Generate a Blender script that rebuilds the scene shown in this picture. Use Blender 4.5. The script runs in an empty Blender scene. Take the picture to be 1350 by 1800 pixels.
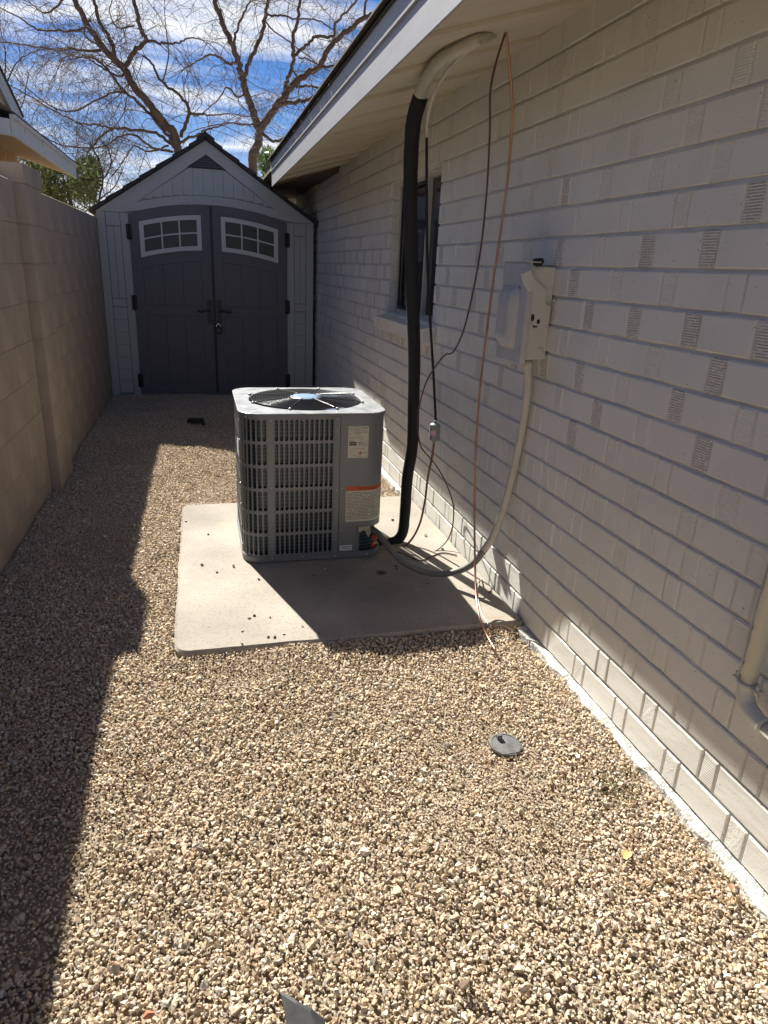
import bpy, bmesh, math, random
import numpy as np
from mathutils import Vector, Matrix
random.seed(7); rng = np.random.default_rng(7)
S = bpy.context.scene
COL = S.collection

# ------------------------------------------------------------ camera
F_PX = 1190.0
def _n(v): return v / np.linalg.norm(v)
_F = _n(np.array([345 - 675, 900 - 458, -F_PX]))
_u = _n(np.array([154., 3270., 1190.])); _u = _n(_u - _F * np.dot(_u, _F)); _R = np.cross(_F, _u)
M = np.array([_R, _F, _u]); CAM = np.array([0, 0, 1.38])
cd = bpy.data.cameras.new('camera'); cam = bpy.data.objects.new('camera', cd); COL.objects.link(cam)
cd.sensor_fit = 'HORIZONTAL'; cd.sensor_width = 36; cd.lens = F_PX / 1350 * 36
cd.clip_start = 0.05; cd.clip_end = 500
mw = Matrix([[*M[0], CAM[0]], [*M[1], CAM[1]], [*M[2], CAM[2]], [0, 0, 0, 1]]); cam.matrix_world = mw
S.camera = cam
# ------------------------------------------------------------ light
SUNV = Vector((-0.332, 1.13, 1.0)).normalized()
EL = math.asin(SUNV.z); AZ = math.atan2(SUNV.x, SUNV.y)
w = bpy.data.worlds.new('World'); S.world = w; w.use_nodes = True
nt = w.node_tree; N = nt.nodes; L = nt.links
bg = N['Background']; bg.inputs['Strength'].default_value = 0.05
sky = N.new('ShaderNodeTexSky'); sky.sky_type = 'NISHITA'; sky.sun_disc = False
sky.sun_elevation = EL; sky.sun_rotation = AZ
sky.air_density = 1.0; sky.dust_density = 0.35; sky.ozone_density = 2.0
hs = N.new('ShaderNodeHueSaturation'); hs.inputs['Saturation'].default_value = 1.6; hs.inputs['Value'].default_value = 0.72
tc = N.new('ShaderNodeTexCoord'); sp = N.new('ShaderNodeSeparateXYZ'); L.new(tc.outputs['Generated'], sp.inputs[0])
mx = N.new('ShaderNodeMath'); mx.operation = 'MAXIMUM'; mx.inputs[1].default_value = 0.02; L.new(sp.outputs['Z'], mx.inputs[0])
mp0 = N.new('ShaderNodeMath'); mp0.operation = 'ADD'; mp0.inputs[1].default_value = 0.12; L.new(mx.outputs[0], mp0.inputs[0])
dv = N.new('ShaderNodeVectorMath'); dv.operation = 'DIVIDE'; L.new(tc.outputs['Generated'], dv.inputs[0])
cb = N.new('ShaderNodeCombineXYZ')
for i in range(3): L.new(mp0.outputs[0], cb.inputs[i])
L.new(cb.outputs[0], dv.inputs[1])
mp = N.new('ShaderNodeMapping'); mp.inputs['Scale'].default_value = (0.75, 1.7, 0.6); mp.inputs['Rotation'].default_value = (0, 0, 0.25)
mp.inputs['Location'].default_value = (0.35, 0.1, 0); L.new(dv.outputs[0], mp.inputs[0])
nz = N.new('ShaderNodeTexNoise'); nz.inputs['Scale'].default_value = 1.6; nz.inputs['Detail'].default_value = 9; nz.inputs['Roughness'].default_value = 0.55
nz.inputs['Distortion'].default_value = 0.5
L.new(mp.outputs[0], nz.inputs['Vector'])
cr = N.new('ShaderNodeValToRGB'); cr.color_ramp.elements[0].position = 0.47; cr.color_ramp.elements[1].position = 0.64
L.new(nz.outputs['Fac'], cr.inputs[0])
mixc = N.new('ShaderNodeMixRGB'); mixc.inputs[2].default_value = (7.6, 7.8, 8.2, 1)
L.new(sky.outputs[0], hs.inputs['Color']); tn = N.new('ShaderNodeMixRGB'); tn.blend_type = 'MULTIPLY'; tn.inputs[0].default_value = 1; tn.inputs[2].default_value = (.95, .88, 1.12, 1); L.new(hs.outputs[0], tn.inputs[1]); L.new(tn.outputs[0], mixc.inputs[1]); L.new(cr.outputs[0], mixc.inputs[0]); L.new(mixc.outputs[0], bg.inputs['Color'])
# clouds take their brightness from the sky around them: brighter towards the sun
bwn = N.new('ShaderNodeRGBToBW'); L.new(sky.outputs[0], bwn.inputs[0]); cm = N.new('ShaderNodeMath'); cm.operation = 'MULTIPLY_ADD'; cm.inputs[1].default_value = 1.25; cm.inputs[2].default_value = 1.6; L.new(bwn.outputs[0], cm.inputs[0])
cmn = N.new('ShaderNodeMath'); cmn.operation = 'MINIMUM'; cmn.inputs[1].default_value = 9.0; L.new(cm.outputs[0], cmn.inputs[0])
ct = N.new('ShaderNodeMixRGB'); ct.blend_type = 'MULTIPLY'; ct.inputs[0].default_value = 1; ct.inputs[2].default_value = (.97, 1.0, 1.06, 1); L.new(cmn.outputs[0], ct.inputs[1]); L.new(ct.outputs[0], mixc.inputs[2])
sd = bpy.data.lights.new('sun', 'SUN'); sd.energy = 5.0; sd.angle = math.radians(0.55); sd.color = (1.0, 0.96, 0.86)
sun = bpy.data.objects.new('sun', sd); COL.objects.link(sun); sun.location = (-3, 12, 12)
sun.rotation_euler = SUNV.to_track_quat('Z', 'Y').to_euler()
vs = S.view_settings; vs.view_transform = 'Standard'; vs.look = 'None'; vs.gamma = 1; vs.use_curve_mapping = False; vs.exposure = 1.17
S.render.resolution_x = 768; S.render.resolution_y = 1024

# ------------------------------------------------------------ helpers
def ray(x, y): return M @ np.array([x - 675., 900. - y, -F_PX])
def GZ(x, y, z=0.0):
    d = ray(x, y); t = (z - CAM[2]) / d[2]; return CAM + t * d
def WX(x, y, X): d = ray(x, y); return CAM + X / d[0] * d
def WY(x, y, Y): d = ray(x, y); return CAM + Y / d[1] * d
def proj(p):
    c = M.T @ (np.array(p) - CAM); return 675 + F_PX * c[0] / -c[2], 900 - F_PX * c[1] / -c[2]

def nodes(m): return m.node_tree.nodes, m.node_tree.links
def mat(name, col, rough=0.7, metal=0.0, var=0.0, vscale=8.0, col2=None, bump=0.0, bscale=60.0, spec=None, stretch=None, coord='Object', detail=6, contrast=(0.35, 0.65), bdist=0.002):
    m = bpy.data.materials.new(name); m.use_nodes = True; n, l = nodes(m); b = n['Principled BSDF']
    b.inputs['Base Color'].default_value = (*col, 1); b.inputs['Roughness'].default_value = rough; b.inputs['Metallic'].default_value = metal
    if spec is not None: b.inputs['Specular IOR Level'].default_value = spec
    t = n.new('ShaderNodeTexCoord'); mpn = n.new('ShaderNodeMapping'); l.new(t.outputs[coord], mpn.inputs[0])
    if stretch: mpn.inputs['Scale'].default_value = stretch
    if var > 0 or col2:
        z = n.new('ShaderNodeTexNoise'); z.inputs['Scale'].default_value = vscale; z.inputs['Detail'].default_value = detail; z.inputs['Roughness'].default_value = 0.6
        l.new(mpn.outputs[0], z.inputs['Vector'])
        r = n.new('ShaderNodeValToRGB'); l.new(z.outputs['Fac'], r.inputs[0])
        c2 = col2 if col2 else tuple(c * (1 - var) for c in col); c1 = col if col2 else tuple(min(1, c * (1 + var * .6)) for c in col)
        r.color_ramp.elements[0].color = (*c2, 1); r.color_ramp.elements[1].color = (*c1, 1)
        r.color_ramp.elements[0].position = contrast[0]; r.color_ramp.elements[1].position = contrast[1]
        l.new(r.outputs[0], b.inputs['Base Color']); m['ramp'] = r.name
    if bump > 0:
        z2 = n.new('ShaderNodeTexNoise'); z2.inputs['Scale'].default_value = bscale; z2.inputs['Detail'].default_value = 5
        l.new(mpn.outputs[0], z2.inputs['Vector'])
        bp = n.new('ShaderNodeBump'); bp.inputs['Strength'].default_value = bump; bp.inputs['Distance'].default_value = bdist
        l.new(z2.outputs['Fac'], bp.inputs['Height']); l.new(bp.outputs[0], b.inputs['Normal'])
    return m

class MB:
    """collects geometry for ONE mesh object"""
    def __init__(s): s.v = []; s.f = []; s.sm = []
    def add(s, vs, fs, smooth=False):
        o = len(s.v); s.v += [tuple(map(float, v)) for v in vs]; s.f += [tuple(i + o for i in f) for f in fs]; s.sm += [smooth] * len(fs)
    def box(s, x0, x1, y0, y1, z0, z1):
        s.add([(x0, y0, z0), (x1, y0, z0), (x1, y1, z0), (x0, y1, z0), (x0, y0, z1), (x1, y0, z1), (x1, y1, z1), (x0, y1, z1)],
              [(0, 3, 2, 1), (4, 5, 6, 7), (0, 1, 5, 4), (1, 2, 6, 5), (2, 3, 7, 6), (3, 0, 4, 7)])
    def bbox(s, x0, x1, y0, y1, z0, z1, b=0.004):
        """box with chamfered edges"""
        X = (x0, x1); Y = (y0, y1); Z = (z0, z1); vs = []
        idx = {}
        for i in (0, 1):
            for j in (0, 1):
                for k in (0, 1):
                    sx = 1 if i == 0 else -1; sy = 1 if j == 0 else -1; sz = 1 if k == 0 else -1
                    idx[(i, j, k, 0)] = len(vs); vs.append((X[i], Y[j] + sy * b, Z[k] + sz * b))
                    idx[(i, j, k, 1)] = len(vs); vs.append((X[i] + sx * b, Y[j], Z[k] + sz * b))
                    idx[(i, j, k, 2)] = len(vs); vs.append((X[i] + sx * b, Y[j] + sy * b, Z[k]))
        g = lambda i, j, k, a: idx[(i, j, k, a)]
        f = []
        f.append((g(0,0,0,0), g(0,0,1,0), g(0,1,1,0), g(0,1,0,0))); f.append((g(1,0,0,0), g(1,1,0,0), g(1,1,1,0), g(1,0,1,0)))
        f.append((g(0,0,0,1), g(1,0,0,1), g(1,0,1,1), g(0,0,1,1))); f.append((g(0,1,0,1), g(0,1,1,1), g(1,1,1,1), g(1,1,0,1)))
        f.append((g(0,0,0,2), g(0,1,0,2), g(1,1,0,2), g(1,0,0,2))); f.append((g(0,0,1,2), g(1,0,1,2), g(1,1,1,2), g(0,1,1,2)))
        for i in (0, 1):
            for j in (0, 1): f.append((g(i,j,0,0), g(i,j,0,1), g(i,j,1,1), g(i,j,1,0)))
            for k in (0, 1): f.append((g(i,0,k,0), g(i,0,k,2), g(i,1,k,2), g(i,1,k,0)))
        for j in (0, 1):
            for k in (0, 1): f.append((g(0,j,k,1), g(0,j,k,2), g(1,j,k,2), g(1,j,k,1)))
        for i in (0, 1):
            for j in (0, 1):
                for k in (0, 1): f.append((g(i,j,k,0), g(i,j,k,1), g(i,j,k,2)))
        s.add(vs, f)
    def prism(s, pts, a0, a1, axis='y'):
        """polygon pts (2D) extruded along an axis; y: pts=(x,z); x: pts=(y,z); z: pts=(x,y)"""
        def P(p, a): return {'y': (p[0], a, p[1]), 'x': (a, p[0], p[1]), 'z': (p[0], p[1], a)}[axis]
        n = len(pts); vs = [P(p, a0) for p in pts] + [P(p, a1) for p in pts]
        s.add(vs, [tuple(range(n)), tuple(range(2 * n - 1, n - 1, -1))] + [(i, i + n, (i + 1) % n + n, (i + 1) % n) for i in range(n)])
    def tube(s, pts, rad, sides=8, caps=True, smooth=True):
        pts = [Vector(p) for p in pts]; n = len(pts)
        if not hasattr(rad, '__len__'): rad = [rad] * n
        T = [(pts[min(i + 1, n - 1)] - pts[max(i - 1, 0)]).normalized() for i in range(n)]
        u = T[0].orthogonal().normalized(); vs = []
        for i in range(n):
            u = u - T[i] * u.dot(T[i])
            u = u.normalized() if u.length > 1e-6 else T[i].orthogonal().normalized()
            v = T[i].cross(u)
            for k in range(sides):
                a = 2 * math.pi * k / sides; vs.append(pts[i] + (u * math.cos(a) + v * math.sin(a)) * rad[i])
        fs = [(i * sides + k, i * sides + (k + 1) % sides, (i + 1) * sides + (k + 1) % sides, (i + 1) * sides + k) for i in range(n - 1) for k in range(sides)]
        s.add(vs, fs, smooth)
        if caps: o = len(s.v); s.f.append(tuple(o - n * sides + k for k in range(sides - 1, -1, -1))); s.f.append(tuple(o - sides + k for k in range(sides))); s.sm += [False, False]
    def lathe(s, c, prof, sides=24, axis=Vector((0, 0, 1)), smooth=True):
        axis = Vector(axis).normalized(); u = axis.orthogonal().normalized(); v = axis.cross(u); c = Vector(c); vs = []
        for r, h in prof:
            for k in range(sides):
                a = 2 * math.pi * k / sides; vs.append(c + axis * h + (u * math.cos(a) + v * math.sin(a)) * r)
        n = len(prof)
        fs = [(i * sides + k, i * sides + (k + 1) % sides, (i + 1) * sides + (k + 1) % sides, (i + 1) * sides + k) for i in range(n - 1) for k in range(sides)]
        s.add(vs, fs, smooth); o = len(s.v)
        s.f.append(tuple(o - n * sides + k for k in range(sides - 1, -1, -1))); s.f.append(tuple(o - sides + k for k in range(sides))); s.sm += [False, False]
    def mesh(s, name, m):
        me = bpy.data.meshes.new(name); me.from_pydata(s.v, [], s.f); me.polygons.foreach_set('use_smooth', s.sm)
        if m: me.materials.append(m)
        me.update(); return me
    def build(s, name, m, parent=None, recalc=True, recenter=False):
        me = s.mesh(name, m)
        if recalc:
            bm = bmesh.new(); bm.from_mesh(me); bmesh.ops.recalc_face_normals(bm, faces=bm.faces); bm.to_mesh(me); bm.free()
        o = bpy.data.objects.new(name, me); COL.objects.link(o)
        if parent: par(o, parent)
        elif recenter:
            v = np.array(s.v); c = [(v[:, 0].min() + v[:, 0].max()) / 2, (v[:, 1].min() + v[:, 1].max()) / 2, v[:, 2].min()]
            me.transform(Matrix.Translation([-a for a in c])); o.location = c
        return o
def par(o, p):
    o.parent = p
    if p.type == 'EMPTY': o.matrix_parent_inverse = Matrix.Translation(-p.location)
def tag(o, label=None, cat=None, group=None, kind=None):
    if label: o['label'] = label
    if cat: o['category'] = cat
    if group: o['group'] = group
    if kind: o['kind'] = kind
    return o
def thing(name, loc, label, cat, group=None):
    o = bpy.data.objects.new(name, None); COL.objects.link(o); o.location = loc; o.empty_display_size = .1
    return tag(o, label, cat, group)
def smooth_path(P, k=6):
    P = [np.array(p, float) for p in P]; Q = [2 * P[0] - P[1]] + P + [2 * P[-1] - P[-2]]; out = []
    for i in range(1, len(Q) - 2):
        a, b, c, d = Q[i - 1:i + 3]
        for t in np.linspace(0, 1, k, endpoint=False):
            out.append(.5 * ((2 * b) + (-a + c) * t + (2 * a - 5 * b + 4 * c - d) * t * t + (-a + 3 * b - 3 * c + d) * t ** 3))
    out.append(P[-1]); return out

# ------------------------------------------------------------ materials
def brick_mat(name, kind):
    m = bpy.data.materials.new(name); m.use_nodes = True; n, l = nodes(m); b = n['Principled BSDF']
    b.inputs['Roughness'].default_value = 0.62
    g = n.new('ShaderNodeNewGeometry'); oi = n.new('ShaderNodeObjectInfo')
    z = n.new('ShaderNodeTexNoise'); z.inputs['Scale'].default_value = 3.5; z.inputs['Detail'].default_value = 5; l.new(g.outputs['Position'], z.inputs['Vector'])
    r = n.new('ShaderNodeValToRGB'); l.new(z.outputs['Fac'], r.inputs[0])
    r.color_ramp.elements[0].position = .3; r.color_ramp.elements[1].position = .7
    r.color_ramp.elements[0].color = (.655, .64, .595, 1); r.color_ramp.elements[1].color = (.725, .71, .665, 1)
    # small pits in the paint
    pz = n.new('ShaderNodeTexNoise'); pz.inputs['Scale'].default_value = 150; pz.inputs['Detail'].default_value = 2; l.new(g.outputs['Position'], pz.inputs['Vector'])
    pr = n.new('ShaderNodeValToRGB'); pr.color_ramp.elements[0].position = .70; pr.color_ramp.elements[1].position = .76
    l.new(pz.outputs['Fac'], pr.inputs[0])
    mxr = n.new('ShaderNodeMixRGB'); mxr.inputs[2].default_value = (.20, .15, .12, 1); l.new(r.outputs[0], mxr.inputs[1]); l.new(pr.outputs[0], mxr.inputs[0])
    last = mxr.outputs[0]
    # broad trowel strokes + fine grain
    mpn = n.new('ShaderNodeMapping'); mpn.inputs['Scale'].default_value = (1, 7, 26); mpn.inputs['Rotation'].default_value = (0.5, 0, 0); l.new(g.outputs['Position'], mpn.inputs[0])
    s1 = n.new('ShaderNodeTexNoise'); s1.inputs['Scale'].default_value = 1.6; s1.inputs['Detail'].default_value = 6; l.new(mpn.outputs[0], s1.inputs['Vector'])
    s2 = n.new('ShaderNodeTexNoise'); s2.inputs['Scale'].default_value = 260 if kind != 'stipple' else 170; s2.inputs['Detail'].default_value = 3; l.new(g.outputs['Position'], s2.inputs['Vector'])
    ad = n.new('ShaderNodeMath'); ad.operation = 'MULTIPLY_ADD'; ad.inputs[1].default_value = .25 if kind != 'stipple' else .8
    l.new(s2.outputs['Fac'], ad.inputs[0]); l.new(s1.outputs['Fac'], ad.inputs[2]); hgt_ = ad.outputs[0]
    bp = n.new('ShaderNodeBump'); bp.inputs['Strength'].default_value = .35; bp.inputs['Distance'].default_value = .004; l.new(hgt_, bp.inputs['Height'])
    nrm = bp.outputs[0]
    if kind in ('rib', 'ribdark'):
        sx = n.new('ShaderNodeSeparateXYZ'); l.new(g.outputs['Position'], sx.inputs[0])
        dn = n.new('ShaderNodeTexNoise'); dn.inputs['Scale'].default_value = 60; l.new(g.outputs['Position'], dn.inputs['Vector'])
        ma = n.new('ShaderNodeMath'); ma.operation = 'MULTIPLY_ADD'; ma.inputs[1].default_value = 920; l.new(sx.outputs['Z'], ma.inputs[0])
        mb = n.new('ShaderNodeMath'); mb.operation = 'MULTIPLY'; mb.inputs[1].default_value = .9; l.new(dn.outputs['Fac'], mb.inputs[0]); l.new(mb.outputs[0], ma.inputs[2])
        sn = n.new('ShaderNodeMath'); sn.operation = 'SINE'; l.new(ma.outputs[0], sn.inputs[0])
        bp2 = n.new('ShaderNodeBump'); bp2.inputs['Strength'].default_value = .6 if kind == 'ribdark' else .35; bp2.inputs['Distance'].default_value = .0022
        l.new(sn.outputs[0], bp2.inputs['Height']); l.new(nrm, bp2.inputs['Normal']); nrm = bp2.outputs[0]
        if kind == 'ribdark':
            # bare clay left unpainted at the bottom of the grooves
            lt = n.new('ShaderNodeMath'); lt.operation = 'LESS_THAN'; lt.inputs[1].default_value = -.55; l.new(sn.outputs[0], lt.inputs[0])
            z3 = n.new('ShaderNodeTexNoise'); z3.inputs['Scale'].default_value = 90; l.new(g.outputs['Position'], z3.inputs['Vector'])
            gt = n.new('ShaderNodeMath'); gt.operation = 'GREATER_THAN'; gt.inputs[1].default_value = .42; l.new(z3.outputs['Fac'], gt.inputs[0])
            sxn = n.new('ShaderNodeMath'); sxn.operation = 'MULTIPLY'; l.new(lt.outputs[0], sxn.inputs[0]); l.new(gt.outputs[0], sxn.inputs[1])
            m2 = n.new('ShaderNodeMixRGB'); m2.inputs[2].default_value = (.37, .32, .285, 1); l.new(last, m2.inputs[1]); l.new(sxn.outputs[0], m2.inputs[0]); last = m2.outputs[0]
    l.new(last, b.inputs['Base Color']); l.new(nrm, b.inputs['Normal'])
    return m
BR = {k: brick_mat('painted_brick_' + k, k) for k in ('plain', 'rib', 'ribdark', 'stipple')}
m_mortar = mat('painted_mortar', (.69, .67, .63), .7, var=.12, vscale=5, bump=.5, bscale=120)
m_foot = mat('rough_painted_footing', (.56, .545, .51), .85, var=.45, vscale=30, bump=1.0, bscale=90, bdist=.008)
m_block = mat('tan_block_paint', (.43, .35, .27), .85, var=.18, vscale=2.2, bump=.9, bscale=170, bdist=.003)
m_crackfill = mat('block_joint', (.33, .265, .20), .9, bump=.4, bscale=120)
m_dark = mat('dark_gap', (.03, .026, .022), .9)
m_soffit = mat('cream_soffit_paint', (.60, .54, .43), .6, var=.07, vscale=2.2, bump=.35, bscale=30, stretch=(1, 6, 1))
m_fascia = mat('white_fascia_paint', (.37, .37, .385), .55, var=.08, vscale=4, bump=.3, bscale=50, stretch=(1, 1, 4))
m_shingle = mat('asphalt_shingle', (.085, .07, .062), .9, var=.4, vscale=60, bump=.8, bscale=300)
m_soil = mat('soil_between_stones', (.30, .235, .165), .95, var=.35, vscale=40, bump=.6, bscale=200)
m_conc = mat('concrete', (.47, .41, .335), .85, bump=.35, bscale=300)
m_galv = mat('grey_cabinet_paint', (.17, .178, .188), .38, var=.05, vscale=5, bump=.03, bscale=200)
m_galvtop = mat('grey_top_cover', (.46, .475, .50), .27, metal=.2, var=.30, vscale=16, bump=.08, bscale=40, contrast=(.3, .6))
m_wire = mat('black_coated_wire', (.07, .07, .075), .22)
m_blade = mat('fan_blade_sky_tint', (.10, .14, .24), .3, metal=.9)  # blue of the reflected sky mixed into the base colour
m_hub = mat('motor_cap', (.26, .38, .54), .3)
m_screw = mat('screw_head', (.55, .55, .56), .3, metal=.7)
m_label = mat('label_paper', (.60, .565, .46), .6, var=.06, vscale=20)
m_print = mat('label_print', (.10, .095, .085), .7)
m_orange = mat('label_orange', (.50, .10, .035), .55)
m_darkred = mat('label_darkred', (.22, .03, .015), .6)
m_red = mat('red_cap', (.62, .06, .02), .4)
m_white = mat('white_sticker', (.72, .73, .76), .5)
m_paperbits = mat('torn_paper', (.50, .48, .38), .8, var=.2, vscale=30)
m_brass = mat('brass_valve', (.42, .30, .13), .35, metal=.8)
m_foam = mat('black_foam', (.010, .010, .011), .8, bump=.6, bscale=180)
m_cream = mat('cream_pipe_paint', (.52, .50, .43), .5, var=.08, vscale=12, bump=.2, bscale=90)
m_copper = mat('copper', (.50, .29, .205), .38, metal=.85, var=.25, vscale=12)
m_oldcopper = mat('dull_copper', (.20, .105, .065), .45, metal=.6, var=.3, vscale=10)
m_brownwire = mat('brown_wire_jacket', (.085, .035, .025), .5)
m_greycond = mat('grey_conduit', (.20, .195, .175), .5, var=.1, vscale=20)
m_drier = mat('grey_drier', (.25, .28, .275), .35, var=.1, vscale=20)
m_pink = mat('pink_sticker', (.62, .38, .46), .5)
m_box = mat('disconnect_box_paint', (.55, .548, .495), .5, var=.06, vscale=10, bump=.25, bscale=60)
m_boxgrey = mat('disconnect_cover_skylit', (.47, .47, .465), .45, var=.08, vscale=14, bump=.2, bscale=60)  # box paint greyed: sky light on the cover put into its colour
m_shed = mat('shed_light_plastic', (.42, .435, .445), .6, var=.06, vscale=14, bump=.6, bscale=24, stretch=(7, 1, .8), bdist=.0015)
m_shedgroove = mat('shed_groove', (.24, .25, .255), .7)
m_door = mat('shed_door_plastic', (.115, .115, .132), .55, var=.12, vscale=14, bump=.8, bscale=24, stretch=(7, 1, .7), bdist=.002)
m_doorgroove = mat('door_groove', (.045, .045, .052), .7)
m_shedroof = mat('shed_roof_plastic', (.035, .034, .036), .75, bump=.4, bscale=50)
m_shedframe = mat('shed_window_frame', (.55, .56, .57), .5)
m_hard = mat('black_hardware', (.010, .010, .011), .4)
m_steel = mat('padlock_steel', (.75, .75, .76), .2, metal=1)
m_bark = mat('bark', (.13, .092, .072), .9, var=.35, vscale=14, bump=.9, bscale=40, stretch=(1, 1, .35), bdist=.02)
m_twig = mat('twig_bark', (.15, .105, .08), .8)
m_bark2 = mat('dark_bark', (.12, .085, .065), .9, var=.3, vscale=10)
m_neigh = mat('neighbour_fascia_paint', (.66, .66, .64), .6, var=.25, vscale=7, col2=(.38, .33, .25), contrast=(.30, .40), bump=.2, bscale=40)
m_neighsof = mat('neighbour_soffit_paint', (.62, .47, .29), .7, var=.1, vscale=4)
m_neighwall = mat('neighbour_siding_paint', (.68, .53, .33), .7, var=.08, vscale=5)
m_leafdry = mat('dry_leaf', (.62, .42, .16), .6)
m_blackplastic = mat('black_plastic', (.022, .022, .024), .6, var=.3, vscale=30, bump=.5, bscale=30)
m_capgrey = mat('grey_cap', (.15, .152, .15), .6, var=.35, vscale=40, bump=.3, bscale=120)
m_straw = mat('dry_straw', (.46, .30, .16), .8)
m_winframe = mat('window_frame_metal', (.50, .49, .46), .4)
m_brown = mat('brown_rock', (.16, .11, .075), .9, var=.3, vscale=60)
m_terra = mat('terracotta_chip', (.40, .17, .10), .8)
def glass_mat(name, col, rough=.06):
    m = mat(name, col, rough); b = m.node_tree.nodes['Principled BSDF']; b.inputs['Specular IOR Level'].default_value = .8; return m
m_glass = glass_mat('dark_glass', (.018, .022, .026))
m_shedpane = glass_mat('shed_pane', (.065, .072, .066), .3); m_shedpane.node_tree.nodes['Principled BSDF'].inputs['Specular IOR Level'].default_value = .25
# coil: aluminium fins with horizontal tubes
m_coil = mat('coil_fins', (.05, .06, .07), .35, metal=.5)
n, l = nodes(m_coil); b = n['Principled BSDF']; g = n.new('ShaderNodeNewGeometry'); sx = n.new('ShaderNodeSeparateXYZ'); l.new(g.outputs['Position'], sx.inputs[0])
mm = n.new('ShaderNodeMath'); mm.operation = 'MULTIPLY'; mm.inputs[1].default_value = 2 * math.pi / .018; l.new(sx.outputs['Z'], mm.inputs[0])
sn = n.new('ShaderNodeMath'); sn.operation = 'SINE'; l.new(mm.outputs[0], sn.inputs[0])
rr = n.new('ShaderNodeValToRGB'); rr.color_ramp.elements[0].position = .95; rr.color_ramp.elements[1].position = 1.0
rr.color_ramp.elements[0].color = (.028, .042, .055, 1); rr.color_ramp.elements[1].color = (.19, .24, .28, 1); l.new(sn.outputs[0], rr.inputs[0]); l.new(rr.outputs[0], b.inputs['Base Color'])
# concrete stains
n, l = nodes(m_conc); b = n['Principled BSDF']; g = n.new('ShaderNodeNewGeometry')
za = n.new('ShaderNodeTexNoise'); za.inputs['Scale'].default_value = 2.3; za.inputs['Detail'].default_value = 7; l.new(g.outputs['Position'], za.inputs['Vector'])
ra = n.new('ShaderNodeValToRGB'); l.new(za.outputs['Fac'], ra.inputs[0]); e = ra.color_ramp.elements
e[0].position = .32; e[0].color = (.265, .235, .20, 1); e[1].position = .66; e[1].color = (.41, .365, .31, 1)
zb = n.new('ShaderNodeTexNoise'); zb.inputs['Scale'].default_value = 90; zb.inputs['Detail'].default_value = 3; l.new(g.outputs['Position'], zb.inputs['Vector'])
rb = n.new('ShaderNodeValToRGB'); l.new(zb.outputs['Fac'], rb.inputs[0]); e = rb.color_ramp.elements
e[0].position = .25; e[0].color = (.74, .72, .70, 1); e[1].position = .5; e[1].color = (1, 1, 1, 1)
ml = n.new('ShaderNodeMixRGB'); ml.blend_type = 'MULTIPLY'; ml.inputs[0].default_value = 1; l.new(ra.outputs[0], ml.inputs[1]); l.new(rb.outputs[0], ml.inputs[2])
# dark damp spot and ochre spot
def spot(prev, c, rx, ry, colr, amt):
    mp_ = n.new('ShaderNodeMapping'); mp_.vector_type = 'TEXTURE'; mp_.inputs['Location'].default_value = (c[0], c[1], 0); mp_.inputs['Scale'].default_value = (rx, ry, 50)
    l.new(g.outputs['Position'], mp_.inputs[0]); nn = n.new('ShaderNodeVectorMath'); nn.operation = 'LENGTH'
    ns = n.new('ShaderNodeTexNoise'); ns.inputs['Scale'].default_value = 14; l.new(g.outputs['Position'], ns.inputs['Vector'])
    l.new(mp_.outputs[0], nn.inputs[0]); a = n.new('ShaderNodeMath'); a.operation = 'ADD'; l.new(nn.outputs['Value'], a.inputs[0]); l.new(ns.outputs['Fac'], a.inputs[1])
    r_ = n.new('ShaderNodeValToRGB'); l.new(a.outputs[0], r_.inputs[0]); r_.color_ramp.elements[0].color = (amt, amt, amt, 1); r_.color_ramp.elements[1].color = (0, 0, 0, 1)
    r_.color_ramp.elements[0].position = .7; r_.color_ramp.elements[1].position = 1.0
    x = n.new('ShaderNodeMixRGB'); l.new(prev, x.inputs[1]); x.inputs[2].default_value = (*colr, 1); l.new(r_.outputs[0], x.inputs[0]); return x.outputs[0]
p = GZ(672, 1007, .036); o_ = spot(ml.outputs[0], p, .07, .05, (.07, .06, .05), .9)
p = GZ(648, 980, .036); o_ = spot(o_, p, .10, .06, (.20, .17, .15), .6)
p = GZ(870, 1085, .036); o_ = spot(o_, p, .11, .03, (.36, .22, .12), .5)
p = GZ(395, 925, .036); o_ = spot(o_, p, .12, .16, (.42, .35, .25), .4)
l.new(o_, b.inputs['Base Color'])
# gravel stones
m_grav = bpy.data.materials.new('gravel_stone'); m_grav.use_nodes = True; n, l = nodes(m_grav); b = n['Principled BSDF']; b.inputs['Roughness'].default_value = .85
oi = n.new('ShaderNodeObjectInfo'); r = n.new('ShaderNodeValToRGB'); r.color_ramp.interpolation = 'CONSTANT'; l.new(oi.outputs['Random'], r.inputs[0])
cols = [(0.61, 0.49, 0.349), (0.67, 0.559, 0.417), (0.559, 0.451, 0.329), (0.699, 0.609, 0.481), (0.5, 0.391, 0.275), (0.619, 0.504, 0.359), (0.489, 0.43, 0.363), (0.649, 0.515, 0.353), (0.589, 0.475, 0.363), (0.75, 0.683, 0.579), (0.389, 0.327, 0.27), (0.58, 0.435, 0.324), (0.64, 0.539, 0.402), (0.529, 0.48, 0.417)]
e = r.color_ramp.elements; e[0].color = (*cols[0], 1); e[1].position = 1 / len(cols); e[1].color = (*cols[1], 1)
for i in range(2, len(cols)): q = e.new(i / len(cols)); q.color = (*cols[i], 1)
g = n.new('ShaderNodeNewGeometry'); z = n.new('ShaderNodeTexNoise'); z.inputs['Scale'].default_value = 170; z.inputs['Detail'].default_value = 3; l.new(g.outputs['Position'], z.inputs['Vector'])
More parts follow.
